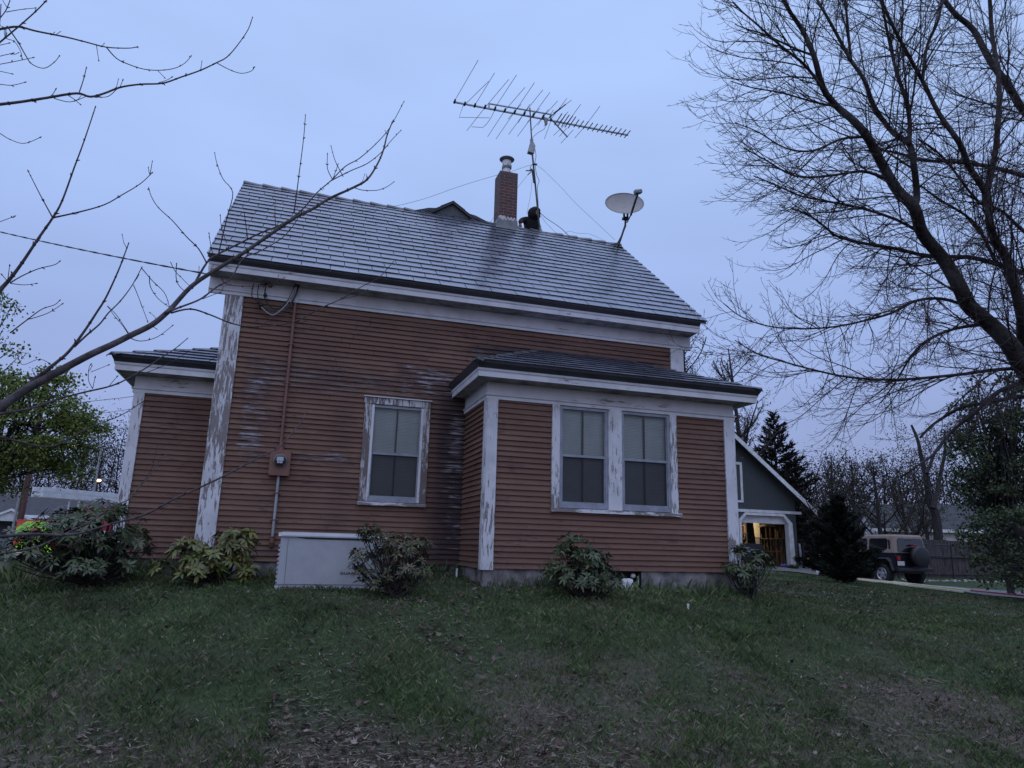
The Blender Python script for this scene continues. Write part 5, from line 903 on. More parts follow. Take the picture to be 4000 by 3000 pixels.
def sprout(T, B, P, R, rg, lv, L_, sp, ang=(35,65), droop=.05, lift=.3, minr=.0042, bud=.0, t0=.12, out=None, nseg=6):
    """side branches along the polyline P with radii R; lv = list of (length factor, spacing) left"""
    P = np.asarray(P); seg = np.linalg.norm(np.diff(P, axis=0), axis=1); cum = np.concatenate([[0], np.cumsum(seg)]); tot = cum[-1]; s = tot*t0+rg.uniform(0, sp); side = 1
    while s < tot*.98:
        i = min(np.searchsorted(cum, s)-1, len(seg)-1); i = max(i, 0); f = (s-cum[i])/(seg[i]+1e-9); p = P[i]+(P[i+1]-P[i])*f; d = unit(P[i+1]-P[i]); r = R[i]+(R[i+1]-R[i])*f
        q_ = perp(d, rg)
        if out is not None: q_ = unit(q_+out*.35)
        a = math.radians(rg.uniform(*ang)); nd_ = unit(d*math.cos(a)+q_*math.sin(a)); fr = 1-.55*(s/tot); l2 = L_*fr*rg.uniform(.55,1.15); r2 = max(minr, min(r*.6, .0058*l2+minr*.8))
        pts = twigline(p, nd_, l2, nseg if l2 > .5 else 4, rg, droop, lift); rr = np.linspace(r2, minr*.75, len(pts)); T.add(pts, rr, 4 if r2 > .02 else 3)
        if bud and B is not None: B.append((pts[-1], unit(pts[-1]-pts[-2])))
        if lv: sprout(T, B, pts, rr, rg, lv[1:], l2*lv[0][0], lv[0][1], ang, droop, lift*1.2, minr*.85, bud, .15, None, max(3, nseg-2))
        s += sp*rg.uniform(.6,1.4)
def resample(P, R, st=.25):
    P = np.asarray(P); seg = np.linalg.norm(np.diff(P, axis=0), axis=1); cum = np.concatenate([[0], np.cumsum(seg)]); n = max(3, int(cum[-1]/st)); s = np.linspace(0, cum[-1], n)
    return np.stack([np.interp(s, cum, P[:,i]) for i in range(3)], -1), np.interp(s, cum, R)
rg = np.random.RandomState(11)
# ---- big bare tree on the right: measured limbs, each with its own depth run
big = [ # (points in c8 frame, px half-thickness start/end, depth start, depth end)
 ([(1640,1760),(1600,1665),(1548,1590),(1480,1480),(1400,1400),(1310,1320),(1270,1240),(1200,1120),(1110,1010),(1075,900),(1000,820),(930,700),(870,590),(810,520),(740,460),(680,380),(640,240),(590,130),(530,40),(480,-60),(440,-160)], 44, 5, 15.1, 13.2),
 ([(1075,900),(1085,840),(1070,700),(1050,620),(980,570),(900,460),(860,350),(800,260),(740,150),(690,60),(620,-60)], 16, 5, 14, 16),
 ([(1050,620),(1055,540),(1040,440),(1000,320),(975,220),(950,100),(920,-60)], 11, 5, 14.3, 15.5),
 ([(1650,1780),(1548,1480),(1540,1380),(1500,1200),(1470,1110),(1420,1030),(1400,960),(1385,840),(1310,720),(1270,620),(1180,490),(1110,350),(1000,150),(930,0),(880,-100)], 26, 5, 15.1, 14),
 ([(1385,840),(1420,680),(1435,540),(1440,350),(1410,150),(1400,0),(1380,-120)], 14, 7, 14.8, 17),
 ([(1664,1200),(1548,1180),(1430,1140),(1300,1110),(1150,1110),(1000,1075),(850,1050),(740,1020),(700,990),(620,930),(540,900)], 13, 3.5, 16, 13.2),
 ([(1650,790),(1548,760),(1400,720),(1250,700),(1100,690),(1000,660),(880,640)], 12, 4, 16.5, 15),
 ([(1300,1320),(1190,1290),(1080,1300),(980,1350),(880,1380),(740,1410),(600,1420),(450,1410),(330,1370),(250,1310)], 8, 2, 14.8, 12.3),
 ([(1380,1400),(1250,1420),(1130,1470),(1060,1540),(1000,1640),(930,1740)], 9, 2.5, 15, 14),
 ([(1110,1010),(1000,950),(850,900),(700,870),(580,845),(480,800),(380,760)], 8, 2.5, 14.5, 12.8),
 ([(950,770),(850,740),(700,760),(560,760),(430,690),(340,640)], 8, 2.5, 14, 12.5),
 ([(1668,1600),(1548,1590),(1400,1600),(1250,1620),(1000,1640),(800,1630),(650,1600),(500,1560),(400,1530),(300,1470)], 10, 2, 15.4, 12),
 ([(1652,560),(1548,480),(1480,370),(1400,260),(1330,130),(1250,60),(1190,-20)], 19, 9, 17, 18),
 ([(1655,1060),(1548,1000),(1450,910),(1350,870),(1200,680),(1090,600)], 9, 4, 16.2, 14.5),
 ([(870,590),(760,600),(640,650),(520,640),(400,570),(300,530)], 7, 2, 13.8, 12.4),
 ([(740,460),(640,440),(500,400),(380,380),(280,350)], 6, 2, 13.5, 12.6),
 ([(680,380),(600,280),(500,200),(400,110),(330,50),(290,10)], 8, 2.5, 13.4, 12.6),
 ([(640,240),(560,210),(430,150),(350,125),(300,105)], 6, 2, 13.4, 13),
 ([(800,260),(790,150),(780,40),(770,-80)], 7, 4, 15, 16), ([(1110,350),(1130,200),(1180,80),(1200,-60)], 8, 5, 14.6, 15.5), ([(1640,1760),(1668,1600),(1672,1400),(1664,1200),(1655,1060),(1650,790),(1652,560),(1640,300),(1620,0),(1600,-250)], 32, 12, 15.1, 17.8),
 ([(1430,1140),(1330,960),(1180,860),(1100,800)], 8, 3.5, 15.4, 15),
 ([(1640,1760),(1548,1712),(1400,1740),(1280,1760),(1160,1830),(1100,1890)], 11, 5, 15, 15), ([(1640,1740),(1560,1660),(1440,1690),(1340,1780),(1240,1860),(1160,1960),(1090,2010),(1020,2060)], 12, 3, 15, 13.5)]
tb = at(*c8(1720,2030), D=15); tb[2] = gz(tb[0],tb[1]); bt_ = empty('bare_tree', tuple(tb), 'large bare tree with dark trunk and dense twigs filling the upper right sky', 'tree')
TT = Tubes(); TW = Tubes(); BU = []
mb = MB(); tr_ = [tb-np.array([0,0,.3]), tb+np.array([0,0,1.0]), at(*c8(1690,1850), D=15.1), at(*c8(1640,1760), D=15.1)]; mb.tube(tr_, [.38,.32,.28,.25], 12)
for li, (pts, h0, h1, d0, d1) in enumerate(big):
    n = len(pts); P = []; 
    for i, (x, y) in enumerate(pts): P.append(at(*c8(x, y), D=d0+(d1-d0)*i/(n-1)+.25*math.sin(i*1.9)))
    P = spl(P, 4); m_ = len(P); R = [((h0+(h1-h0)*(i/(m_-1))**.8)/1.1057)*(d0+(d1-d0)*i/(m_-1))/2719 for i in range(m_)]
    mb.tube(P, R, 8 if h0 > 9 else 5)
    P2, R2 = resample(P, R, .2)
    sprout(TW, BU, P2, R2, rg, [(.42,.17),(.42,.17)], (1.3 if li > 21 else 3.3) if h0 > 9 else 2.5, .155, (16,58), .15, .34, .0046, 1, .06, np.array([-.75,-.35,-.05]), 9)
trunk = mb.build('trunk', M_bark, bt_, smooth=True, fixn=False); trunk.location = -Vector(tuple(tb))
TW.build('twigs', M_twig, bt_, tb)
# ---- foreground branches, upper left: tree stands just left of the frame
FG = [('1', [(0,1591),(108,1518),(217,1457),(347,1388),(434,1348),(506,1312),(593,1269),(651,1222),(674,1199),(745,1121),(823,1066),(940,995),(1042,925),(1152,850),(1223,815),(1285,776),(1379,733),(1434,701),(1473,643),(1497,588),(1513,525),(1536,470)], 19, 2.2, 3.6, 5.2),
 ('c7', [(960,1430),(1030,1310),(1080,1270),(1180,1220),(1300,1160),(1400,1120),(1500,1050),(1580,960),(1650,900),(1720,830),(1790,790),(1870,720),(1940,640),(2013,507)], 5, 1.3, 4.3, 5.3), ('c7', [(1650,900),(1750,850),(1830,815),(1900,760),(1950,700),(1998,650)], 2.4, 1.2, 4.9, 5.2),
 ('c7', [(1465,1060),(1480,950),(1492,855),(1513,690),(1522,575)], 3, 1.4, 4.7, 4.8), ('c7', [(1710,880),(1670,800),(1650,728)], 2, 1.2, 5, 5.1), ('c7', [(1655,890),(1632,840),(1632,768)], 2, 1.2, 5, 4.9), ('c7', [(1660,890),(1685,818)], 1.8, 1.2, 5, 5.1), ('c7', [(1765,935),(1810,948),(1880,948),(1930,930),(1962,907)], 2, 1.1, 5, 5.1),
 ('c7', [(1090,1260),(1130,1090),(1160,960),(1110,890),(1080,810),(1070,763)], 2.6, 1.2, 4.4, 4.6), ('c7', [(1030,1310),(990,1240),(930,1180),(860,1100),(790,1035),(755,980),(742,940)], 3.2, 1.3, 4.3, 4.1), ('c7', [(1375,1140),(1370,1060),(1372,1000)], 2, 1.2, 4.6, 4.7), ('c7', [(1235,1190),(1225,1120),(1217,1060)], 2.2, 1.4, 4.5, 4.5), ('c7', [(1130,1210),(1105,1140),(1098,1075)], 1.8, 1.2, 4.4, 4.4), ('c7', [(1060,1265),(1048,1210),(1042,1165)], 1.8, 1.2, 4.4, 4.4),
 ('c7', [(820,1560),(900,1530),(1000,1490),(1080,1430),(1150,1390),(1210,1290),(1300,1250),(1400,1190),(1450,1140),(1490,1080)], 5, 1.3, 4.1, 4.6), ('c7', [(850,1560),(950,1540),(1050,1570),(1150,1610),(1250,1628),(1380,1620),(1480,1600),(1600,1535),(1700,1490),(1800,1430),(1880,1390),(1930,1340),(1960,1305)], 4.2, 1.3, 4.1, 4.6), ('c7', [(1700,1490),(1790,1470),(1832,1443)], 1.8, 1, 4.5, 4.6), ('c7', [(1300,1620),(1350,1590),(1410,1550)], 1.8, 1, 4.4, 4.5),
 ('c7', [(1100,1370),(1120,1410),(1180,1425),(1290,1425),(1340,1420),(1415,1385)], 2.2, 1.1, 4.3, 4.5), ('c7', [(880,1310),(880,1400),(920,1450),(950,1440)], 2, 1.2, 4.2, 4.3), ('c7', [(745,1375),(750,1430),(790,1490),(850,1535)], 2, 1.2, 4.1, 4.2), ('c7', [(705,1335),(760,1400),(820,1460),(845,1530)], 2, 1.2, 4.1, 4.2), ('c7', [(665,1420),(690,1480),(735,1600)], 1.8, 1.1, 4.0, 4.0), ('c7', [(535,1525),(580,1570),(640,1659)], 1.8, 1.1, 4, 4), ('c7', [(850,1305),(872,1350),(905,1385),(950,1430)], 1.6, 1.1, 4.2, 4.3), ('c7', [(960,1440),(985,1395),(1040,1365)], 1.8, 1.1, 4.2, 4.3), ('c7', [(1010,1490),(1060,1470),(1100,1455),(1110,1435)], 1.8, 1, 4.2, 4.3),
 ('1', [(10,1590),(145,1475),(210,1424),(268,1374),(325,1300),(376,1223),(415,1160),(462,1058),(486,995),(502,952)], 10, 1.8, 3.7, 3.9), ('1', [(289,1355),(340,1308),(390,1265),(423,1223),(470,1176),(517,1113),(553,1046)], 5, 1.5, 3.8, 4.0),
 ('c7', [(0,1445),(50,1390),(110,1310),(190,1190),(263,1085),(310,1000),(370,835),(420,700),(475,535)], 9, 1.8, 3.6, 3.8), ('c7', [(263,1085),(200,970),(142,855)], 3, 1.4, 3.7, 3.6), ('c7', [(263,1085),(400,1055),(520,1020),(610,970),(700,915),(757,862)], 4, 1.4, 3.7, 3.9), ('c7', [(50,1410),(110,1375),(190,1340),(270,1320),(297,1303)], 3, 1.4, 3.6, 3.7), ('c7', [(50,1412),(120,1420),(180,1413)], 2, 1.2, 3.6, 3.7), ('c7', [(40,1405),(10,1370)], 2, 1.3, 3.6, 3.6), ('c7', [(38,1400),(48,1325)], 2, 1.2, 3.6, 3.6),
 ('c7', [(50,1659),(140,1590),(210,1540),(270,1520),(297,1498)], 3, 1.3, 3.8, 3.9), ('c7', [(150,1590),(240,1560),(310,1515)], 2, 1.2, 3.8, 3.9),
 ('c7', [(-30,150),(0,145),(90,133),(180,155),(330,185),(430,210),(530,235),(640,240),(685,233)], 6, 1.5, 4.0, 4.4), ('c7', [(530,235),(580,290),(640,320),(720,345),(800,350),(870,340),(920,315),(952,280)], 2.6, 1.2, 4.3, 4.5), ('c7', [(785,350),(820,387)], 1.4, 1, 4.4, 4.4), ('c7', [(480,220),(485,255),(492,300)], 1.5, 1, 4.3, 4.3),
 ('c7', [(-30,524),(0,520),(100,508),(230,488),(380,465),(450,482),(520,465),(600,435),(700,420),(810,415),(900,385),(1000,350),(1080,312),(1130,285),(1180,230),(1235,150),(1258,88)], 7, 1.5, 3.9, 4.6), ('c7', [(1078,312),(1140,345),(1200,365),(1250,355),(1268,335)], 2, 1.1, 4.4, 4.5), ('c7', [(395,460),(415,400),(430,340)], 2.2, 1.5, 4.1, 4.1), ('c7', [(270,490),(350,508),(430,480)], 2, 1.2, 4, 4.1), ('c7', [(340,475),(370,495),(400,520)], 2, 1.2, 4, 4.1), ('c7', [(585,440),(540,480),(480,485)], 1.8, 1.1, 4.1, 4.1), ('c7', [(240,488),(262,470),(278,445)], 1.8, 1.3, 4.1, 4.1), ('c7', [(595,440),(612,400)], 1.5, 1, 4.2, 4.2), ('c7', [(790,412),(830,400),(856,385)], 1.5, 1, 4.2, 4.2),
 ('c7', [(-20,225),(0,210),(60,160),(130,100),(190,45),(232,0),(270,-50)], 4, 2, 4, 4.2), ('c7', [(-10,100),(0,90),(30,50),(50,0),(60,-40)], 2.5, 1.5, 4, 4), ('c7', [(30,60),(100,48),(175,40)], 1.8, 1.1, 4, 4), ('c7', [(35,130),(90,210),(130,280),(160,320),(220,340),(270,310),(295,280)], 3, 1.2, 4, 4.1), ('c7', [(-20,322),(0,320),(80,305),(165,287)], 2, 1.2, 4, 4), ('c7', [(-20,230),(0,225),(45,215)], 2, 1.2, 4, 4), ('c7', [(-20,420),(0,420),(60,425),(125,410)], 2, 1.2, 4, 4), ('c7', [(-20,350),(0,355),(60,368)], 2, 1.2, 4, 4), ('c7', [(-20,655),(0,665),(50,695),(120,715),(200,685)], 2.2, 1.2, 3.8, 3.8), ('c7', [(-20,1110),(0,1105),(72,1078)], 2, 1.1, 3.8, 3.8), ('c7', [(-20,290),(0,280),(65,265)], 2, 1.2, 4, 4), ('c7', [(5,20),(0,100),(-10,150)], 2, 1.5, 4, 4), ('c7', [(30,140),(32,190),(70,205),(100,250),(110,290)], 1.8, 1.1, 4, 4),
 ('c1', [(-40,580),(0,575),(60,565),(170,545),(300,500),(450,460),(600,425),(700,380),(800,320),(880,265),(950,220),(1010,170)], 7, 1.5, 3.5, 4.2), ('c1', [(740,370),(850,330),(950,285)], 2, 1.1, 3.9, 4), ('c1', [(500,440),(478,395),(480,330),(490,310)], 1.6, 1, 3.8, 3.8), ('c1', [(500,440),(513,380)], 1.5, 1, 3.8, 3.8), ('c1', [(590,425),(610,400),(632,375)], 1.6, 1, 3.8, 3.8), ('c1', [(-40,690),(0,700),(80,720),(180,745),(270,752),(350,725),(450,665),(560,620),(660,580),(770,510)], 6, 1.4, 3.4, 4),
 ('c1', [(-40,1242),(0,1240),(150,1225),(310,1230),(430,1220),(600,1170),(780,1120),(950,1030),(1130,950),(1250,890),(1382,820),(1440,790),(1500,760),(1560,700),(1600,650),(1640,600),(1650,560)], 8, 1.4, 3.0, 4.0), ('c1', [(-40,1335),(0,1330),(180,1300),(310,1245),(400,1200),(500,1150),(600,1080),(690,1040),(740,980),(800,920),(860,830),(900,795)], 5.5, 1.3, 3.0, 3.7), ('c1', [(690,1040),(760,960),(820,870),(850,740)], 2, 1, 3.6, 3.7), ('c1', [(310,1240),(300,1265),(350,1285),(400,1280),(440,1250),(455,1225)], 3, 1.5, 3.2, 3.3), ('c1', [(300,1240),(400,1200),(450,1160)], 2, 1, 3.2, 3.3), ('c1', [(700,165),(760,183),(850,160),(930,100)], 2.4, 1.1, 4.1, 4.2), ('c1', [(690,140),(655,90),(620,50),(585,0)], 2, 1.1, 4.1, 4.1), ('c1', [(490,350),(540,330),(585,312)], 1.4, 1, 3.8, 3.8), ('c1', [(290,320),(215,280),(120,310),(95,240)], 1.5, 1, 3.7, 3.8), ('c1', [(850,120),(820,95),(840,60),(810,30)], 1.5, 1, 4.1, 4.2)]
fb_ = np.array([-2.55,-6.85,0]); fb_[2] = gz(-2.55,-6.85); ft = empty('bare_tree', tuple(fb_), 'thin bare budding branches reaching in from the left edge in front of the house', 'tree')
mb = MB(); tw = MB(); bd = MB(); q = random.Random(31); frm = {'1': lambda x, y: (x, y), 'c7': c7, 'c1': c1}
tm_ = [fb_-np.array([0,0,.3]), fb_+np.array([.02,.0,1.0]), fb_+np.array([.08,.05,2.4]), fb_+np.array([.0,.1,4.6]), fb_+np.array([.15,.15,6.8])]; mb.tube(spl(tm_, 4), np.linspace(.15,.05,17), 10)
def budat(p, d, s):
    d = unit(d); k = len(bd.v); bd.lathe([(0,-s*1.0),(s*.55,-s*.3),(s*.6,s*.4),(s*.35,s*1.2),(0,s*1.9)], (0,0,0), 5); bd.xf(Matrix.Translation(tuple(p)) @ Vector(tuple(d)).to_track_quat('Z','Y').to_matrix().to_4x4(), k)
for f_, pts, h0, h1, d0, d1 in FG:
    n = len(pts); P = [at(*frm[f_](x, y), D=d0+(d1-d0)*i/(n-1)) for i, (x, y) in enumerate(pts)]
    if pts[0][0] <= 0 and h0 > 1.9:   # run back to the trunk outside the frame
        a = P[0]; tz_ = max(.6, min(6.2, a[2]-fb_[2]-.5)); tg = unit(P[0]-P[1]); a1 = a+tg*.28; a0 = fb_+np.array([.05,.05,tz_]); P = [a0, a0*.45+a1*.55+np.array([.03,.05,.06]), a1, a+tg*.12]+P
    P = spl(P, 4); m_ = len(P); ext = m_-(len(pts)-1)*4-1; R = []
    for i in range(m_):
        t_ = max(0, (i-ext)/(m_-1-ext)); R.append(((h0+(h1-h0)*t_**.55))*(d0+(d1-d0)*t_)/2719)
    (mb if h0 > 4 else tw).tube(P, R, 8 if h0 > 4 else 5)
    s = 0.0; nx_b = .1
    for i in range(max(1,ext), m_-1):
        s += np.linalg.norm(P[i+1]-P[i])
        if s > nx_b and R[i] < .012:
            s = 0; nx_b = q.uniform(.06,.14); d = unit(P[i+1]-P[i]); sz = .0042+R[i]*.35; tw.lathe([(R[i],-.006),(R[i]*1.45,0),(R[i],.006)], (0,0,0), 6); tw.xf(Matrix.Translation(tuple(P[i])) @ Vector(tuple(d)).to_track_quat('Z','Y').to_matrix().to_4x4(), len(tw.v)-18)
            for sg in (-1, 1):
                if q.random() < .55: pd2 = unit(d*.8+perp(d, rg)); budat(P[i]+pd2*(R[i]+sz*.8), pd2, sz)
                elif q.random() < .22:
                    pd2 = unit(d*.8+perp(d, rg)); L_ = q.uniform(.02,.06); e = P[i]+pd2*L_+np.array([0,0,L_*.4]); tw.tube([P[i], P[i]+pd2*L_*.6, e], [.0022,.0018,.0015], 4); budat(e, pd2+np.array([0,0,.5]), .0045)
    budat(P[-1], P[-1]-P[-2], .0062)
tw.use(M_twig); tw.m = [0]*len(tw.f); tw.use(M_bud).add(bd.v, bd.f)
for m3, nm, mm in ((mb,'trunk',M_barkl),(tw,'twigs',None)): o = m3.build(nm, mm, ft, smooth=True, fixn=False); o.location = -Vector(tuple(fb_))
# ---- generic background trees
def tree(name, lab, base, H_, seed, spread=.45, leaf=None, lsize=.08, nleaf=0, trunkr=.14, forks=5, mr=.011, m=M_bark, sp=(.5,.3), t0=.3, crown=None, group=None, lv2=True, upw=.10, maxL=None):
    rg2 = np.random.RandomState(seed); base = np.array([base[0], base[1], gz(base[0], base[1])-.1]); e_ = empty(name, tuple(base), lab, 'tree', group); T = Tubes(); B = []
    P = twigline(base, np.array([rg2.uniform(-.02,.02), rg2.uniform(-.02,.02), 1.0]), H_*.9, 14, rg2, 0, .06, .035); R = np.linspace(trunkr, mr, len(P)); T.add(P, R, 8); Pa = np.array(P)
    ends = []
    for k in range(forks):
        f = t0+(.95-t0)*k/forks+rg2.uniform(-.03,.03); i = int(f*14); i = min(max(i,1),13); d = unit(Pa[i+1]-Pa[i]) if i < 14 else np.array([0,0,1.]); a = rg2.uniform(0,6.28)+k*2.4; q_ = np.array([math.cos(a), math.sin(a), .35]); L_ = H_*spread*(1.05-f*.8)*rg2.uniform(.8,1.2)
        pts = twigline(Pa[i], unit(d*.55+q_*.9), L_, 8, rg2, .0, upw*2, .14); rr = np.linspace(max(mr, R[i]*.6), mr*.8, len(pts)); T.add(pts, rr, 6); ends.append((pts, rr))
        sprout(T, B, resample(pts, rr, .3)[0], resample(pts, rr, .3)[1], rg2, [(.5,sp[1])] if lv2 else [], L_*.50, sp[0], (25,60), .02, upw, mr*.55, 1, .15)
    sprout(T, B, resample(P, R, .3)[0], resample(P, R, .3)[1], rg2, [(.5,sp[1])] if lv2 else [], H_*spread*.45, sp[0], (30,65), .02, upw, mr*.55, 1, t0)
    o = T.build('trunk', m, e_, base)
    if leaf is not None and B:
        C = np.array([b_[0] for b_ in B]); idx = rg2.randint(0, len(C), nleaf); c_ = C[idx]+rg2.normal(size=(nleaf,3))*lsize*1.2
        npmesh('crown', leafquads(c_, lsize, rg2)-base[None,None,:], 4, leaf, e_)
    return e_
def leafquads(c_, s, r_, flat=.0, asp=.6):
    n = len(c_); a = r_.normal(size=(n,3)); a /= np.linalg.norm(a, axis=1)[:,None]; b_ = r_.normal(size=(n,3)); b_[:,2] -= flat; b_ -= a*(a*b_).sum(1)[:,None]; b_ /= np.linalg.norm(b_, axis=1)[:,None]
    sc_ = (s*r_.uniform(.6,1.3,n))[:,None]; return np.stack([c_-a*sc_*.5, c_+b_*sc_*asp*.5, c_+a*sc_*.5, c_-b_*sc_*asp*.5], 1)
M_leafL = leafmat('spring_leaves', [(.060,.090,.022),(.125,.165,.038),(.20,.235,.065)], .7, .2); M_leafR = leafmat('dark_spring_leaves', [(.028,.042,.024),(.052,.078,.036),(.085,.105,.052)], .7, .2)
M_leafB = leafmat('budding_leaves', [(.040,.034,.030),(.060,.055,.038),(.085,.075,.055)], .8, .1)
# left leafy tree, dense crown in clumps
def leafy(name, lab, base, H_, cen, rad, n, ls, seed, m, nclump=60, trunkr=.18, lowcut=None, cl=.34):
    rg2 = np.random.RandomState(seed); base = np.array([base[0], base[1], gz(base[0], base[1])-.1]); e_ = empty(name, tuple(base), lab, 'tree'); T = Tubes(); cen = np.array(cen); rad = np.array(rad)
    P = [base, base+np.array([0,0,H_*.3]), (base+np.array([0,0,H_*.3]))*.4+cen*.6, cen+np.array([0,0,rad[2]*.7])]; P = spl(P, 5); R = np.linspace(trunkr, .03, len(P)); T.add(P, R, 8); L_ = []
    for k in range(nclump):
        v = unit(rg2.normal(size=3)); r_ = rg2.uniform(.35,1.0)**.6; c_ = cen+v*rad*r_
        i = rg2.randint(len(P)//3, len(P)-1); a = np.array(P[i]); mid = a*.5+c_*.5+np.array([0,0,-.15*rad[2]*rg2.uniform(0,1)]); T.add(spl([a, mid, c_], 3), np.linspace(.035,.010,7), 4)
        nn = int(n/nclump*rg2.uniform(.5,1.5)); cr2 = cl*rad.mean()*rg2.uniform(.6,1.25); q_ = rg2.normal(size=(nn,3))*np.array([cr2,cr2,cr2*.6])*.55; L_.append(c_+q_)
    T.build('trunk', M_bark, e_, base); Lc = np.concatenate(L_); npmesh('crown', leafquads(Lc, ls, rg2, .6, .75)-base[None,None,:], 4, m, e_); return e_
b0_ = at(-170,2060,D=22); cc = at(90,1665,D=22); leafy('leafy_tree', 'leafy spring tree with fresh green leaves left of the house, behind the branches', b0_, 8, cc, (2.3,1.8,2.25), 21000, .095, 3, M_leafL, 120, .10, cl=.25)
cc = at(-30,1330,D=26); b0_ = at(-260,2060,D=26); leafy('leafy_tree', 'pale budding tree just entering at the left edge, above the leafy one', b0_, 10, cc, (1.0,1.2,2.0), 900, .12, 4, M_leafL, 22, .16)
b0_ = at(3940,2240,D=21); cc = at(3930,1830,D=21); leafy('leafy_tree', 'dark leafy tree at the right edge hanging over the board fence', b0_, 8, cc, (1.55,1.7,3.0), 14000, .095, 5, M_leafR, 240, .11, cl=.17)
b0_ = at(4120,2250,D=17); cc = at(3965,2150,D=17); leafy('leafy_tree', 'low dark leafy shrub tree at the far right over the driveway edge', b0_, 3, cc, (1.45,1.0,1.05), 4200, .085, 6, M_leafR, 60, .08, cl=.26)
def base_at(px, D, py=2150): p = at(px, py, D=D); return (p[0], p[1])
def htop(px, py, D): p = at(px, py, D=D); return p[2]-gz(p[0], p[1])
k = 0
for (px, py, D, sd_, lab, kw) in [
  (2690,1230,30,41,'bare tree with fanned upright branches just right of the house gable, behind it', dict(spread=.50, forks=18, t0=.3, upw=.18, trunkr=.2)),
  (2905,1240,34,42,'bare tree with a thick pale trunk and crooked limbs behind the garage roof', dict(spread=.34, forks=18, t0=.42, trunkr=.22)),
  (3245,1720,30,43,'slender bare tree between the dark spruce and the young evergreen', dict(spread=.45, forks=12, t0=.25)), (3330,1740,34,44,'bare thin tree rising behind the faded red roof, leftmost there', dict(spread=.5, forks=12, t0=.25)),
  (3430,1740,30,45,'straight bare tree in front of the red roofs', dict(spread=.5, forks=12, t0=.25)), (3530,1800,36,46,'bushy bare tree above the pale gable', dict(spread=.6, forks=13, t0=.2)),
  (3180,1800,46,47,'low bare tree low behind the spruce on its right side', dict(spread=.6, forks=13, t0=.2)), (3620,1850,38,48,'low bare tree in front of the broad grey roof', dict(spread=.6, forks=12, t0=.2))]:
    k += 1; tree('bare_tree', lab, base_at(px, D, (py+(1750 if px < 3000 else 2150))/2), htop(px, py, D), sd_, leaf=M_leafB, lsize=.075, nleaf=3000, mr=(.026 if px < 3000 else .022) if D < 40 else .028, sp=(.26,.20) if px < 3000 else (.34,.24), **kw)
# forked tree behind the fence
rg2 = np.random.RandomState(77); fp_ = at(3665,2160,D=33); fz = gz(fp_[0],fp_[1]); fo = np.array([fp_[0],fp_[1],fz]); fk = empty('forked_tree', tuple(fo), 'dark forked bare tree with two main stems behind the board fence', 'tree'); T = Tubes(); B = []
for pts, a, b_ in (([(3668,2240),(3665,2100),(3655,2010),(3632,1960),(3622,1900),(3612,1840),(3600,1790),(3585,1720),(3560,1660)], .24, .05), ([(3645,1985),(3660,1930),(3668,1880),(3685,1800),(3692,1740),(3690,1680)], .13, .04), ([(3618,1850),(3632,1820),(3650,1770),(3670,1740),(3700,1700)], .10, .03), ([(3625,1900),(3590,1870),(3560,1850)], .05, .02)):
    P = spl([at(x, y, D=33+.2*i) for i, (x, y) in enumerate(pts)], 4); R = np.linspace(a, b_, len(P)); T.add(P, R, 8); sprout(T, B, *resample(P, R, .3), rg2, [(.5,.25)], 2.2, .38, (30,65), .02, .15, .009, 1, .35)
T.build('trunk', M_bark, fk, fo); C = np.array([b_[0] for b_ in B]); npmesh('crown', leafquads(C[rg2.randint(0,len(C),2600)]+rg2.normal(size=(2600,3))*.15, .08, rg2)-fo[None,None,:], 4, M_leafB, fk)
# far wooded skyline: what nobody could count
def wood(lab, xs, tops, D, n, m, seed, ls=.19, name='distant_woods'):
    rg2 = np.random.RandomState(seed); L_ = []; T = Tubes()
    for px in np.arange(xs[0], xs[1], 26):
        py = np.interp(px, [t_[0] for t_ in tops], [t_[1] for t_ in tops])+rg2.uniform(-25,25); d = D+rg2.uniform(-4,5); b_ = at(px, 2120, D=d); zt = at(px, py, D=d)[2]; zb = gz(b_[0], b_[1]); h = zt-zb
        P = twigline(np.array([b_[0],b_[1],zb]), np.array([0,0,1.]), h, 8, rg2, 0, .1, .12); T.add(P, np.linspace(.12,.03,9), 5)
        for s_ in range(14): i = rg2.randint(2, 8); T.add(twigline(P[i], np.array([rg2.normal(),rg2.normal(),1.1]), h*.32, 5, rg2, 0, .2, .2), np.linspace(.04,.012,6), 3)
        c_ = np.array(P)[rg2.randint(2, 9, n)]+rg2.normal(size=(n,3))*np.array([1.0,1.0,.8])*h*.16; L_.append(c_)
    q4 = leafquads(np.concatenate(L_), ls, rg2, .3, .5); V = np.concatenate(T.q+[q4]); o = npmesh(name, V, 4, m); tag(o, lab, 'woods', kind='stuff'); return o
M_wood1 = leafmat('woods_dusk', [(.018,.016,.016),(.032,.030,.026),(.050,.046,.036)], .9, .1)
wood('dark budding woods beyond the ranch house and the fire engine', (-150,560), [(-150,1690),(100,1740),(250,1760),(330,1720),(420,1660),(480,1670),(560,1700)], 62, 1100, M_wood1, 91)
wood('dim low woods beyond the red and grey roofs', (3090,4150), [(3090,1860),(3200,1830),(3350,1800),(3500,1830),(3700,1850),(4150,1800)], 60, 800, M_wood1, 92)
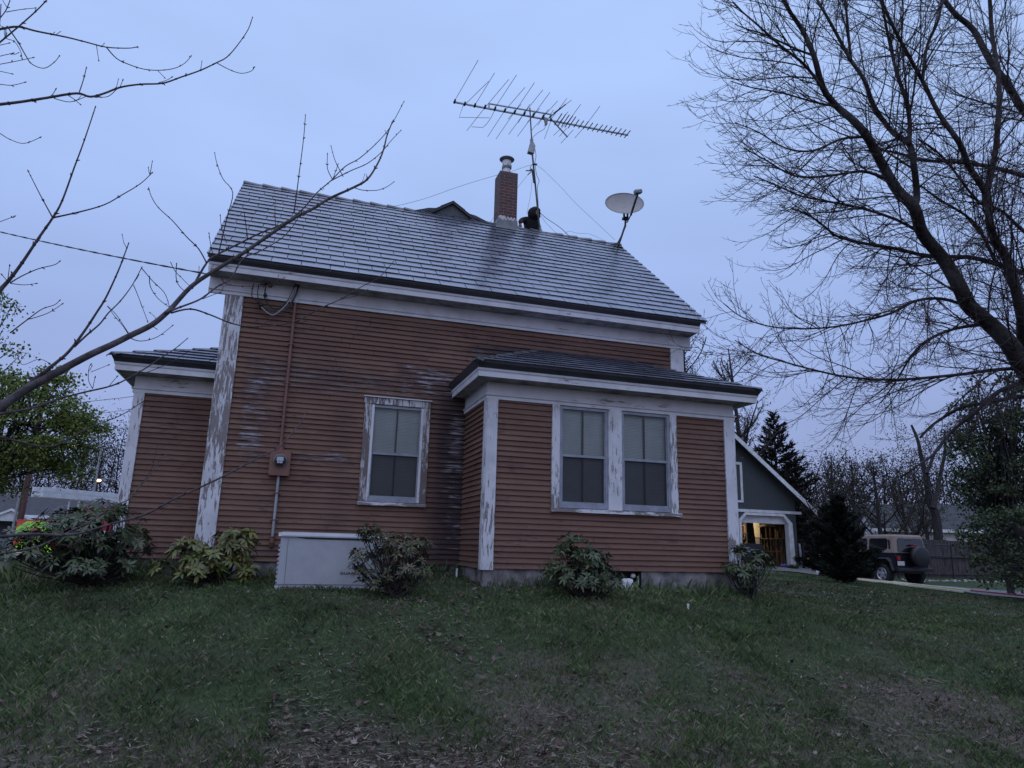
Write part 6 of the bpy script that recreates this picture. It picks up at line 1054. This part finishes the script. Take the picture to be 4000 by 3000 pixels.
# ---- conifers
M_needle = leafmat('dark_needles', [(.006,.009,.008),(.012,.017,.013),(.020,.026,.020)], .8, .15); M_needleb = leafmat('brownish_needles', [(.010,.009,.009),(.018,.016,.015),(.026,.026,.022)], .8, .15)
def conifer(name, lab, base, H_, rad, seed, m, droop=.35, n=3600, ns=.16, asym=None, low=.03):
    rg2 = np.random.RandomState(seed); b_ = np.array([base[0], base[1], gz(base[0], base[1])-.05]); e_ = empty(name, tuple(b_), lab, 'tree'); T = Tubes(); T.add([b_, b_+np.array([0,0,H_*.5]), b_+np.array([0,0,H_])], [H_*.018, H_*.012, .01], 8); C = []; DD = []
    nb = int(H_*(30 if droop < .1 else 15))
    for k in range(nb):
        f = low+(1-low)*(k/nb)**1.05; a = k*2.4+rg2.uniform(-.4,.4); L_ = rad*(1-f)**.85*(rg2.uniform(.45,1.2) if droop < .1 else rg2.uniform(.65,1.18))+.06; 
        if asym is not None: L_ *= 1+asym[1]*math.cos(a-asym[0])
        d = np.array([math.cos(a), math.sin(a), rg2.uniform(-.05,.25)+f*.5+(.35 if droop < .1 else 0)]); P = twigline(b_+np.array([0,0,H_*f]), d, L_, 6, rg2, droop*.35, droop*.75, .06); T.add(P, np.linspace(.02,.005,7), 3)
        P = np.array(P); m_ = max(6, int(n/nb*(L_/rad*1.6))); t_ = rg2.uniform(.08,1,m_); i = np.minimum((t_*6).astype(int),5); fr = (t_*6-i)[:,None]; c_ = P[i]+(P[i+1]-P[i])*fr; dd = (P[i+1]-P[i]); dd /= np.linalg.norm(dd,axis=1)[:,None]+1e-9
        C.append(c_+rg2.normal(size=c_.shape)*np.array([.05,.05,.035])*max(.5,L_)); DD.append(dd)
    T.build('trunk', M_bark, e_, b_); C = np.concatenate(C); DD = np.concatenate(DD); nn = len(C); s_ = rg2.normal(size=(nn,3)); s_ -= DD*(s_*DD).sum(1)[:,None]; s_ /= np.linalg.norm(s_,axis=1)[:,None]; dr = unit2(DD+s_*.7+np.array([0,0,.1])); w_ = np.cross(dr, s_); L2 = (ns*rg2.uniform(.5,1.3,nn))[:,None]
    npmesh('crown', np.stack([C-w_*L2*.16, C+w_*L2*.16, C+dr*L2+w_*L2*.05, C+dr*L2-w_*L2*.05], 1)-b_[None,None,:], 4, m, e_); return e_
def unit2(a): return a/(np.linalg.norm(a,axis=1)[:,None]+1e-9)
conifer('spruce_tree', 'tall dark narrow spruce standing behind the garage roof', base_at(3056,38,2230), htop(3012,1572,38), 3.1, 61, M_needleb, .30, 15000, .30)
conifer('young_evergreen', 'bushy dark young evergreen in front of the parked car', (15.98,7.35), htop(3268,1930,20.5), 1.32, 62, M_needle,   .02, 24000, .15, asym=(0,.0))
conifer('spruce_tree', 'broad dark conifer low on the right flank of the tall spruce', base_at(3120,41,2230), htop(3150,1760,41), 2.3, 63, M_needleb, .3, 7000, .30)
# ================================================================== RHODODENDRONS
def rhodo(lab, base, blobs, nros, seed, m, ll=.105, group='rhododendrons along the house wall'):
    """blobs: (centre, radii) where leaf rosettes sit"""
    q = random.Random(seed); rg2 = np.random.RandomState(seed); b_ = np.array([base[0], base[1], gz(base[0], base[1])]); e_ = empty('rhododendron', tuple(b_), lab, 'shrub', group); T = Tubes(); F_ = []
    tot = sum(w for _, _, w in blobs)
    for (c_, r_, w) in blobs:
        c_ = np.array(c_); r_ = np.array(r_)
        for k in range(int(nros*w/tot)):
            v = unit(rg2.normal(size=3)); rr = rg2.uniform(.15,1)**.45; p = c_+v*r_*rr
            if p[2] < b_[2]+.06: p[2] = b_[2]+.06+rg2.uniform(0,.1)
            mid = b_*.45+p*.55+rg2.normal(size=3)*.05; mid[2] = b_[2]+(p[2]-b_[2])*.42
            if k % 2 == 0: T.add(spl([b_+rg2.normal(size=3)*np.array([.04,.04,0]), mid, p], 3), np.linspace(.010,.004,7), 4)
            ax_ = unit(v*np.array([.8,.8,.35])+np.array([0,0,.75])+rg2.normal(size=3)*.18); u_ = perp(ax_, rg2); w_ = np.cross(ax_, u_); n = rg2.randint(6,11); dr = rg2.uniform(.05,.7); s0 = ll*rg2.uniform(.75,1.15)
            for j in range(n):
                a = 6.283*j/n+rg2.uniform(-.25,.25); rad_ = u_*math.cos(a)+w_*math.sin(a); L_ = s0*rg2.uniform(.75,1.1); d0 = unit(rad_+ax_*rg2.uniform(-.1,.5)); tip = p+d0*L_+np.array([0,0,-dr*L_*.55]); md = p+d0*L_*.52+np.array([0,0,-dr*L_*.10]); sd_ = unit(np.cross(d0, ax_)); wd = L_*.155; up = np.cross(sd_, d0)*L_*.03
                bs = p+d0*L_*.10
                F_.append([bs, md+sd_*wd+up, md, md]); F_.append([bs, md, md-sd_*wd+up, bs]); F_[-2] = [bs, bs+(md-bs)*.5+sd_*wd*.72+up*.6, md+sd_*wd+up, md]; F_[-1] = [bs, md, md-sd_*wd+up, bs+(md-bs)*.5-sd_*wd*.72+up*.6]
                F_.append([md, md+sd_*wd+up, md+(tip-md)*.6+sd_*wd*.6+up*.4, tip]); F_.append([md, tip, md+(tip-md)*.6-sd_*wd*.6+up*.4, md-sd_*wd+up])
    T.build('stems', M_bark, e_, b_); V = np.array(F_)-b_[None,None,:]
    me = bpy.data.meshes.new('foliage'); nl = len(V)//4; V4 = V.reshape(-1,3)
    o = npmesh('foliage', V, 4, m, e_); bm = bmesh.new(); bm.from_mesh(o.data); bmesh.ops.remove_doubles(bm, verts=bm.verts[:], dist=.00005); bm.to_mesh(o.data); bm.free(); o.data.polygons.foreach_set('use_smooth', [True]*len(o.data.polygons)); return e_
M_rhA = leafmat('rhododendron_dark', [(.020,.034,.016),(.040,.066,.026),(.068,.095,.038),(.050,.034,.024)], .42, .5); M_rhB = leafmat('rhododendron_yellow', [(.045,.070,.020),(.095,.120,.030),(.150,.155,.040),(.080,.058,.026)], .42, .5); M_rhC = leafmat('rhododendron_bronze', [(.022,.034,.014),(.055,.074,.026),(.068,.038,.030),(.100,.110,.038)], .42, .5)
def blob(px, py, Y, rx, ry, rz, w): return (at(px, py, Y=Y), (rx, ry, rz), w)
rhodo('big dark rhododendron at the far left corner, in front of the fire engine', at(370,2270,Y=-.7), [blob(360,2060,-.7,.62,.45,.30,3), blob(450,2150,-.55,.42,.35,.25,1.6), blob(230,2120,-.9,.42,.4,.22,1.5), blob(330,2200,-.9,.60,.4,.14,1.2), blob(120,2120,-1.1,.30,.3,.20,1.0), blob(290,2025,-.8,.34,.3,.17,1.6), blob(400,2000,-.7,.28,.3,.14,1.4), blob(200,2080,-.9,.30,.3,.16,1.0), blob(520,2120,-.5,.22,.25,.2,.7), blob(60,2160,-1.2,.2,.3,.12,.4)], 420, 1, M_rhA)
rhodo('yellowish green rhododendron in front of the left corner board', at(830,2310,Y=-.9), [blob(745,2145,-.9,.25,.25,.18,1.5), blob(930,2110,-.8,.30,.25,.17,1.7), blob(780,2220,-1.05,.30,.22,.12,1), blob(640,2215,-1.0,.16,.15,.08,.4), blob(970,2240,-.9,.12,.15,.14,.5), blob(860,2180,-.9,.35,.25,.15,1)], 150, 2, M_rhB, .125)
rhodo('bronze green rhododendron hiding the right end of the generator', at(1545,2325,Y=-1.85), [blob(1560,2130,-1.85,.34,.28,.17,2), blob(1450,2080,-1.9,.16,.15,.10,.7), blob(1410,2190,-1.9,.16,.2,.20,.8), blob(1600,2220,-1.9,.38,.3,.20,1.6), blob(1640,2120,-1.8,.16,.2,.10,.7), blob(1470,2265,-1.95,.22,.2,.12,.5)], 210, 3, M_rhC, .085)
rhodo('rounded dark rhododendron in front of the bay under its windows', at(2280,2340,Y=-2.0), [blob(2240,2135,-2.0,.26,.22,.15,1.3), blob(2310,2180,-2.0,.28,.22,.14,1.2), blob(2260,2240,-2.05,.46,.3,.20,2.2), blob(2360,2260,-2.1,.26,.2,.18,1), blob(2160,2215,-2.0,.14,.15,.10,.4)], 215, 4, M_rhA, .10)
rhodo('thin leggy rhododendron by the right corner of the bay', at(2925,2335,Y=-1.6), [blob(2890,2150,-1.6,.14,.12,.07,.7), blob(2960,2180,-1.6,.20,.15,.10,1.2), blob(2900,2225,-1.65,.22,.18,.14,1.2), blob(2930,2280,-1.6,.16,.15,.14,.7), blob(2850,2210,-1.55,.08,.1,.08,.3), blob(3000,2200,-1.6,.10,.1,.05,.4)], 95, 5, M_rhA, .10)
# ================================================================== GRASS AND LEAVES
def field(n, r0_, r1_, seed, dens=1.0):
    """points on the lawn in front of the camera, denser near"""
    r_ = np.random.RandomState(seed); ang = YAW+r_.uniform(-.86,.80,n); u = r_.uniform(0,1,n); r = (r0_**.55+(r1_**.55-r0_**.55)*u)**(1/.55); x = r*np.sin(ang); y = -DIST+r*np.cos(ang)
    ok = ~((x > X0-.02) & (x < BX1) & (y > -.0)) & ~((x > BX0) & (x < BX1) & (y > BY)) & ~((x > WX0) & (x < X0) & (y > WY)) & ~((x > gx0-.02) & (x < gx1+.02) & (y > gy0-.01) & (y < gy1))
    lx = np.interp(y, [p[1] for p in LE[::-1]], [p[0] for p in LE[::-1]]); ok &= ~((x > lx-.02) & (y > -14) & (y < 16)) & (y < 15.8); return x[ok], y[ok], r[ok], r_
def vnoise(x, y, s, seed=0):
    r_ = np.random.RandomState(seed); G = r_.uniform(0,1,(128,128)); X_ = (x*s) % 127; Y_ = (y*s) % 127; i = X_.astype(int); j = Y_.astype(int); fx = X_-i; fy_ = Y_-j; fx = fx*fx*(3-2*fx); fy_ = fy_*fy_*(3-2*fy_)
    return (G[i,j]*(1-fx)+G[i+1,j]*fx)*(1-fy_)+(G[i,j+1]*(1-fx)+G[i+1,j+1]*fx)*fy_
def bareness(x, y): 
    n_ = .5*vnoise(x, y, .7, 1)+.3*vnoise(x, y, 1.9, 2)+.2*vnoise(x, y, 4.5, 3); return np.clip((n_-.5)*3.0-.15+np.clip((-3.3-y)/2.0,0,1)*.75+np.clip((x-9)/4,0,1)*np.clip((y+1)/4,0,1)*.5, 0, 1)
x, y, r, r_ = field(365000, 4.0, 27, 1); bn = bareness(x, y); keep = r_.uniform(0,1,len(x)) > bn*.62; x, y, r, bn = x[keep], y[keep], r[keep], bn[keep]
dwall = np.minimum(np.where((x > BX0) & (x < BX1), BY-y, 9), np.where(x < BX0, np.maximum(-y,0)+.0, 9)); near = np.exp(-np.clip(dwall,0,3)/.30)*(r_.uniform(0,1,len(x)) < .55)
z = gz(x, y); n = len(x); h = (.028+.045*vnoise(x, y, 2.2, 5)*r_.uniform(.4,1.3,n)+.13*near*r_.uniform(.2,1.5,n))*(1-.35*bn)*(1+.2*np.clip(r/12,0,1)); w = (.0017+.0007*r/5); a = r_.uniform(0,6.28,n); l_ = r_.uniform(.1,1.1,n)*(1-.45*near); b_ = r_.uniform(0,6.28,n)
def blades(x, y, z, h, w, a, l_, b_):
    sx, sy = np.cos(a)*w, np.sin(a)*w; dx, dy = np.cos(b_)*h*l_, np.sin(b_)*h*l_; P = lambda fx, fz, ws: np.stack([x+dx*fx+sx*ws, y+dy*fx+sy*ws, z+h*fz-.005], -1)
    return np.stack([P(0,0,-1), P(0,0,1), P(.35,.6,.75), P(1,.92,.0)], 1), np.stack([P(0,0,-1), P(.35,.6,.75), P(1,.92,0), P(.35,.6,-.75)], 1)
q1, q2 = blades(x, y, z, h, w, a, l_, b_)
M_grass = leafmat('grass_blades', [(.026,.050,.020),(.046,.084,.030),(.070,.112,.040),(.100,.132,.052),(.18,.165,.115)], .75, .15)
t = M_grass.node_tree; b = t.nodes['Principled BSDF']; src = b.inputs['Base Color'].links[0].from_socket; n_ = mth(t, 'ADD', mth(t, 'MULTIPLY', noise(t, .9, detail=3), .5), mth(t, 'MULTIPLY', noise(t, 3.5, detail=3), .5)); sc_ = t.nodes.new('ShaderNodeVectorMath'); sc_.operation = 'SCALE'; t.links.new(src, sc_.inputs[0]); t.links.new(rng(t, n_, .35, .65, .5, 1.65), sc_.inputs['Scale']); dry = mixc(t, rng(t, noise(t, 1.3, detail=4, off=(4,2,0)), .5, .72, 0, .55), sc_.outputs[0], (.13,.115,.085)); t.links.new(dry, b.inputs['Base Color'])
tag(npmesh('grass', q1, 4, M_grass), 'dark spring grass growing over the sloping lawn', 'grass', kind='stuff')
# straw: dead thatch lying flat
x, y, r, r_ = field(150000, 4.0, 20, 2); bn = bareness(x, y); keep = r_.uniform(0,1,len(x)) < .07+.70*bn**1.3; x, y, r = x[keep], y[keep], r[keep]; n = len(x); z = gz(x, y)+r_.uniform(.004,.03,n); a = r_.uniform(0,6.28,n); L_ = r_.uniform(.025,.10,n); w = .0026+.0008*r/5; dx, dy = np.cos(a)*L_, np.sin(a)*L_; sx, sy = -np.sin(a)*w, np.cos(a)*w; bz = r_.uniform(-.008,.016,n)
V = np.stack([np.stack([x-sx,y-sy,z],-1), np.stack([x+sx,y+sy,z],-1), np.stack([x+dx+sx,y+dy+sy,z+bz],-1), np.stack([x+dx-sx,y+dy-sy,z+bz],-1)], 1)
tag(npmesh('dead_grass', V, 4, leafmat('straw', [(.07,.055,.05),(.17,.14,.12),(.34,.29,.245)], .8, .15)), 'dry straw coloured dead grass lying in the bare patches', 'dead grass', kind='stuff')
# fallen leaves: lobed, curled
x, y, r, r_ = field(80000, 4.0, 22, 3); bn = bareness(x, y); extra = (x > 8) & (y > 1.5) & (y < 8); keep = r_.uniform(0,1,len(x)) < np.where(extra, .75, .03+.50*bn**1.4); x, y, r = x[keep], y[keep], r[keep]; z = gz(x, y); FL = []
lob = [(0,-.5),(.16,-.18),(.42,-.22),(.26,.04),(.46,.28),(.16,.24),(0,.56),(-.16,.24),(-.46,.28),(-.26,.04),(-.42,-.22),(-.16,-.18)]
for i in range(len(x)):
    s = r_.uniform(.022,.07)*(1.4 if r_.uniform() < .08 else 1); a = r_.uniform(0,6.28); ca, sa = math.cos(a), math.sin(a); t1, t2 = r_.normal()*.35, r_.normal()*.35; cu = r_.uniform(-.1,.9); cz = z[i]+r_.uniform(.012,.04); P = []
    wv = r_.uniform(.55,1.0)
    for (u, v) in lob: u *= wv; P.append((x[i]+s*(u*ca-v*sa), y[i]+s*(u*sa+v*ca), cz+s*(t1*u+t2*v+cu*(u*u*1.6+v*v*.5))))
    c_ = (x[i], y[i], cz)
    for k in range(0, 12, 2): FL.append((c_, P[k], P[(k+1) % 12], P[(k+2) % 12]))
o = npmesh('fallen_leaves', FL, 4, leafmat('dead_leaves', [(.040,.024,.021),(.085,.052,.045),(.055,.032,.028),(.16,.115,.105),(.11,.075,.068),(.24,.195,.185)], .7, .2)); bm = bmesh.new(); bm.from_mesh(o.data); bmesh.ops.remove_doubles(bm, verts=bm.verts[:], dist=.0003); bm.to_mesh(o.data); bm.free()
tag(o, 'brown and pale curled dead leaves scattered over the lawn', 'fallen leaves', kind='stuff')
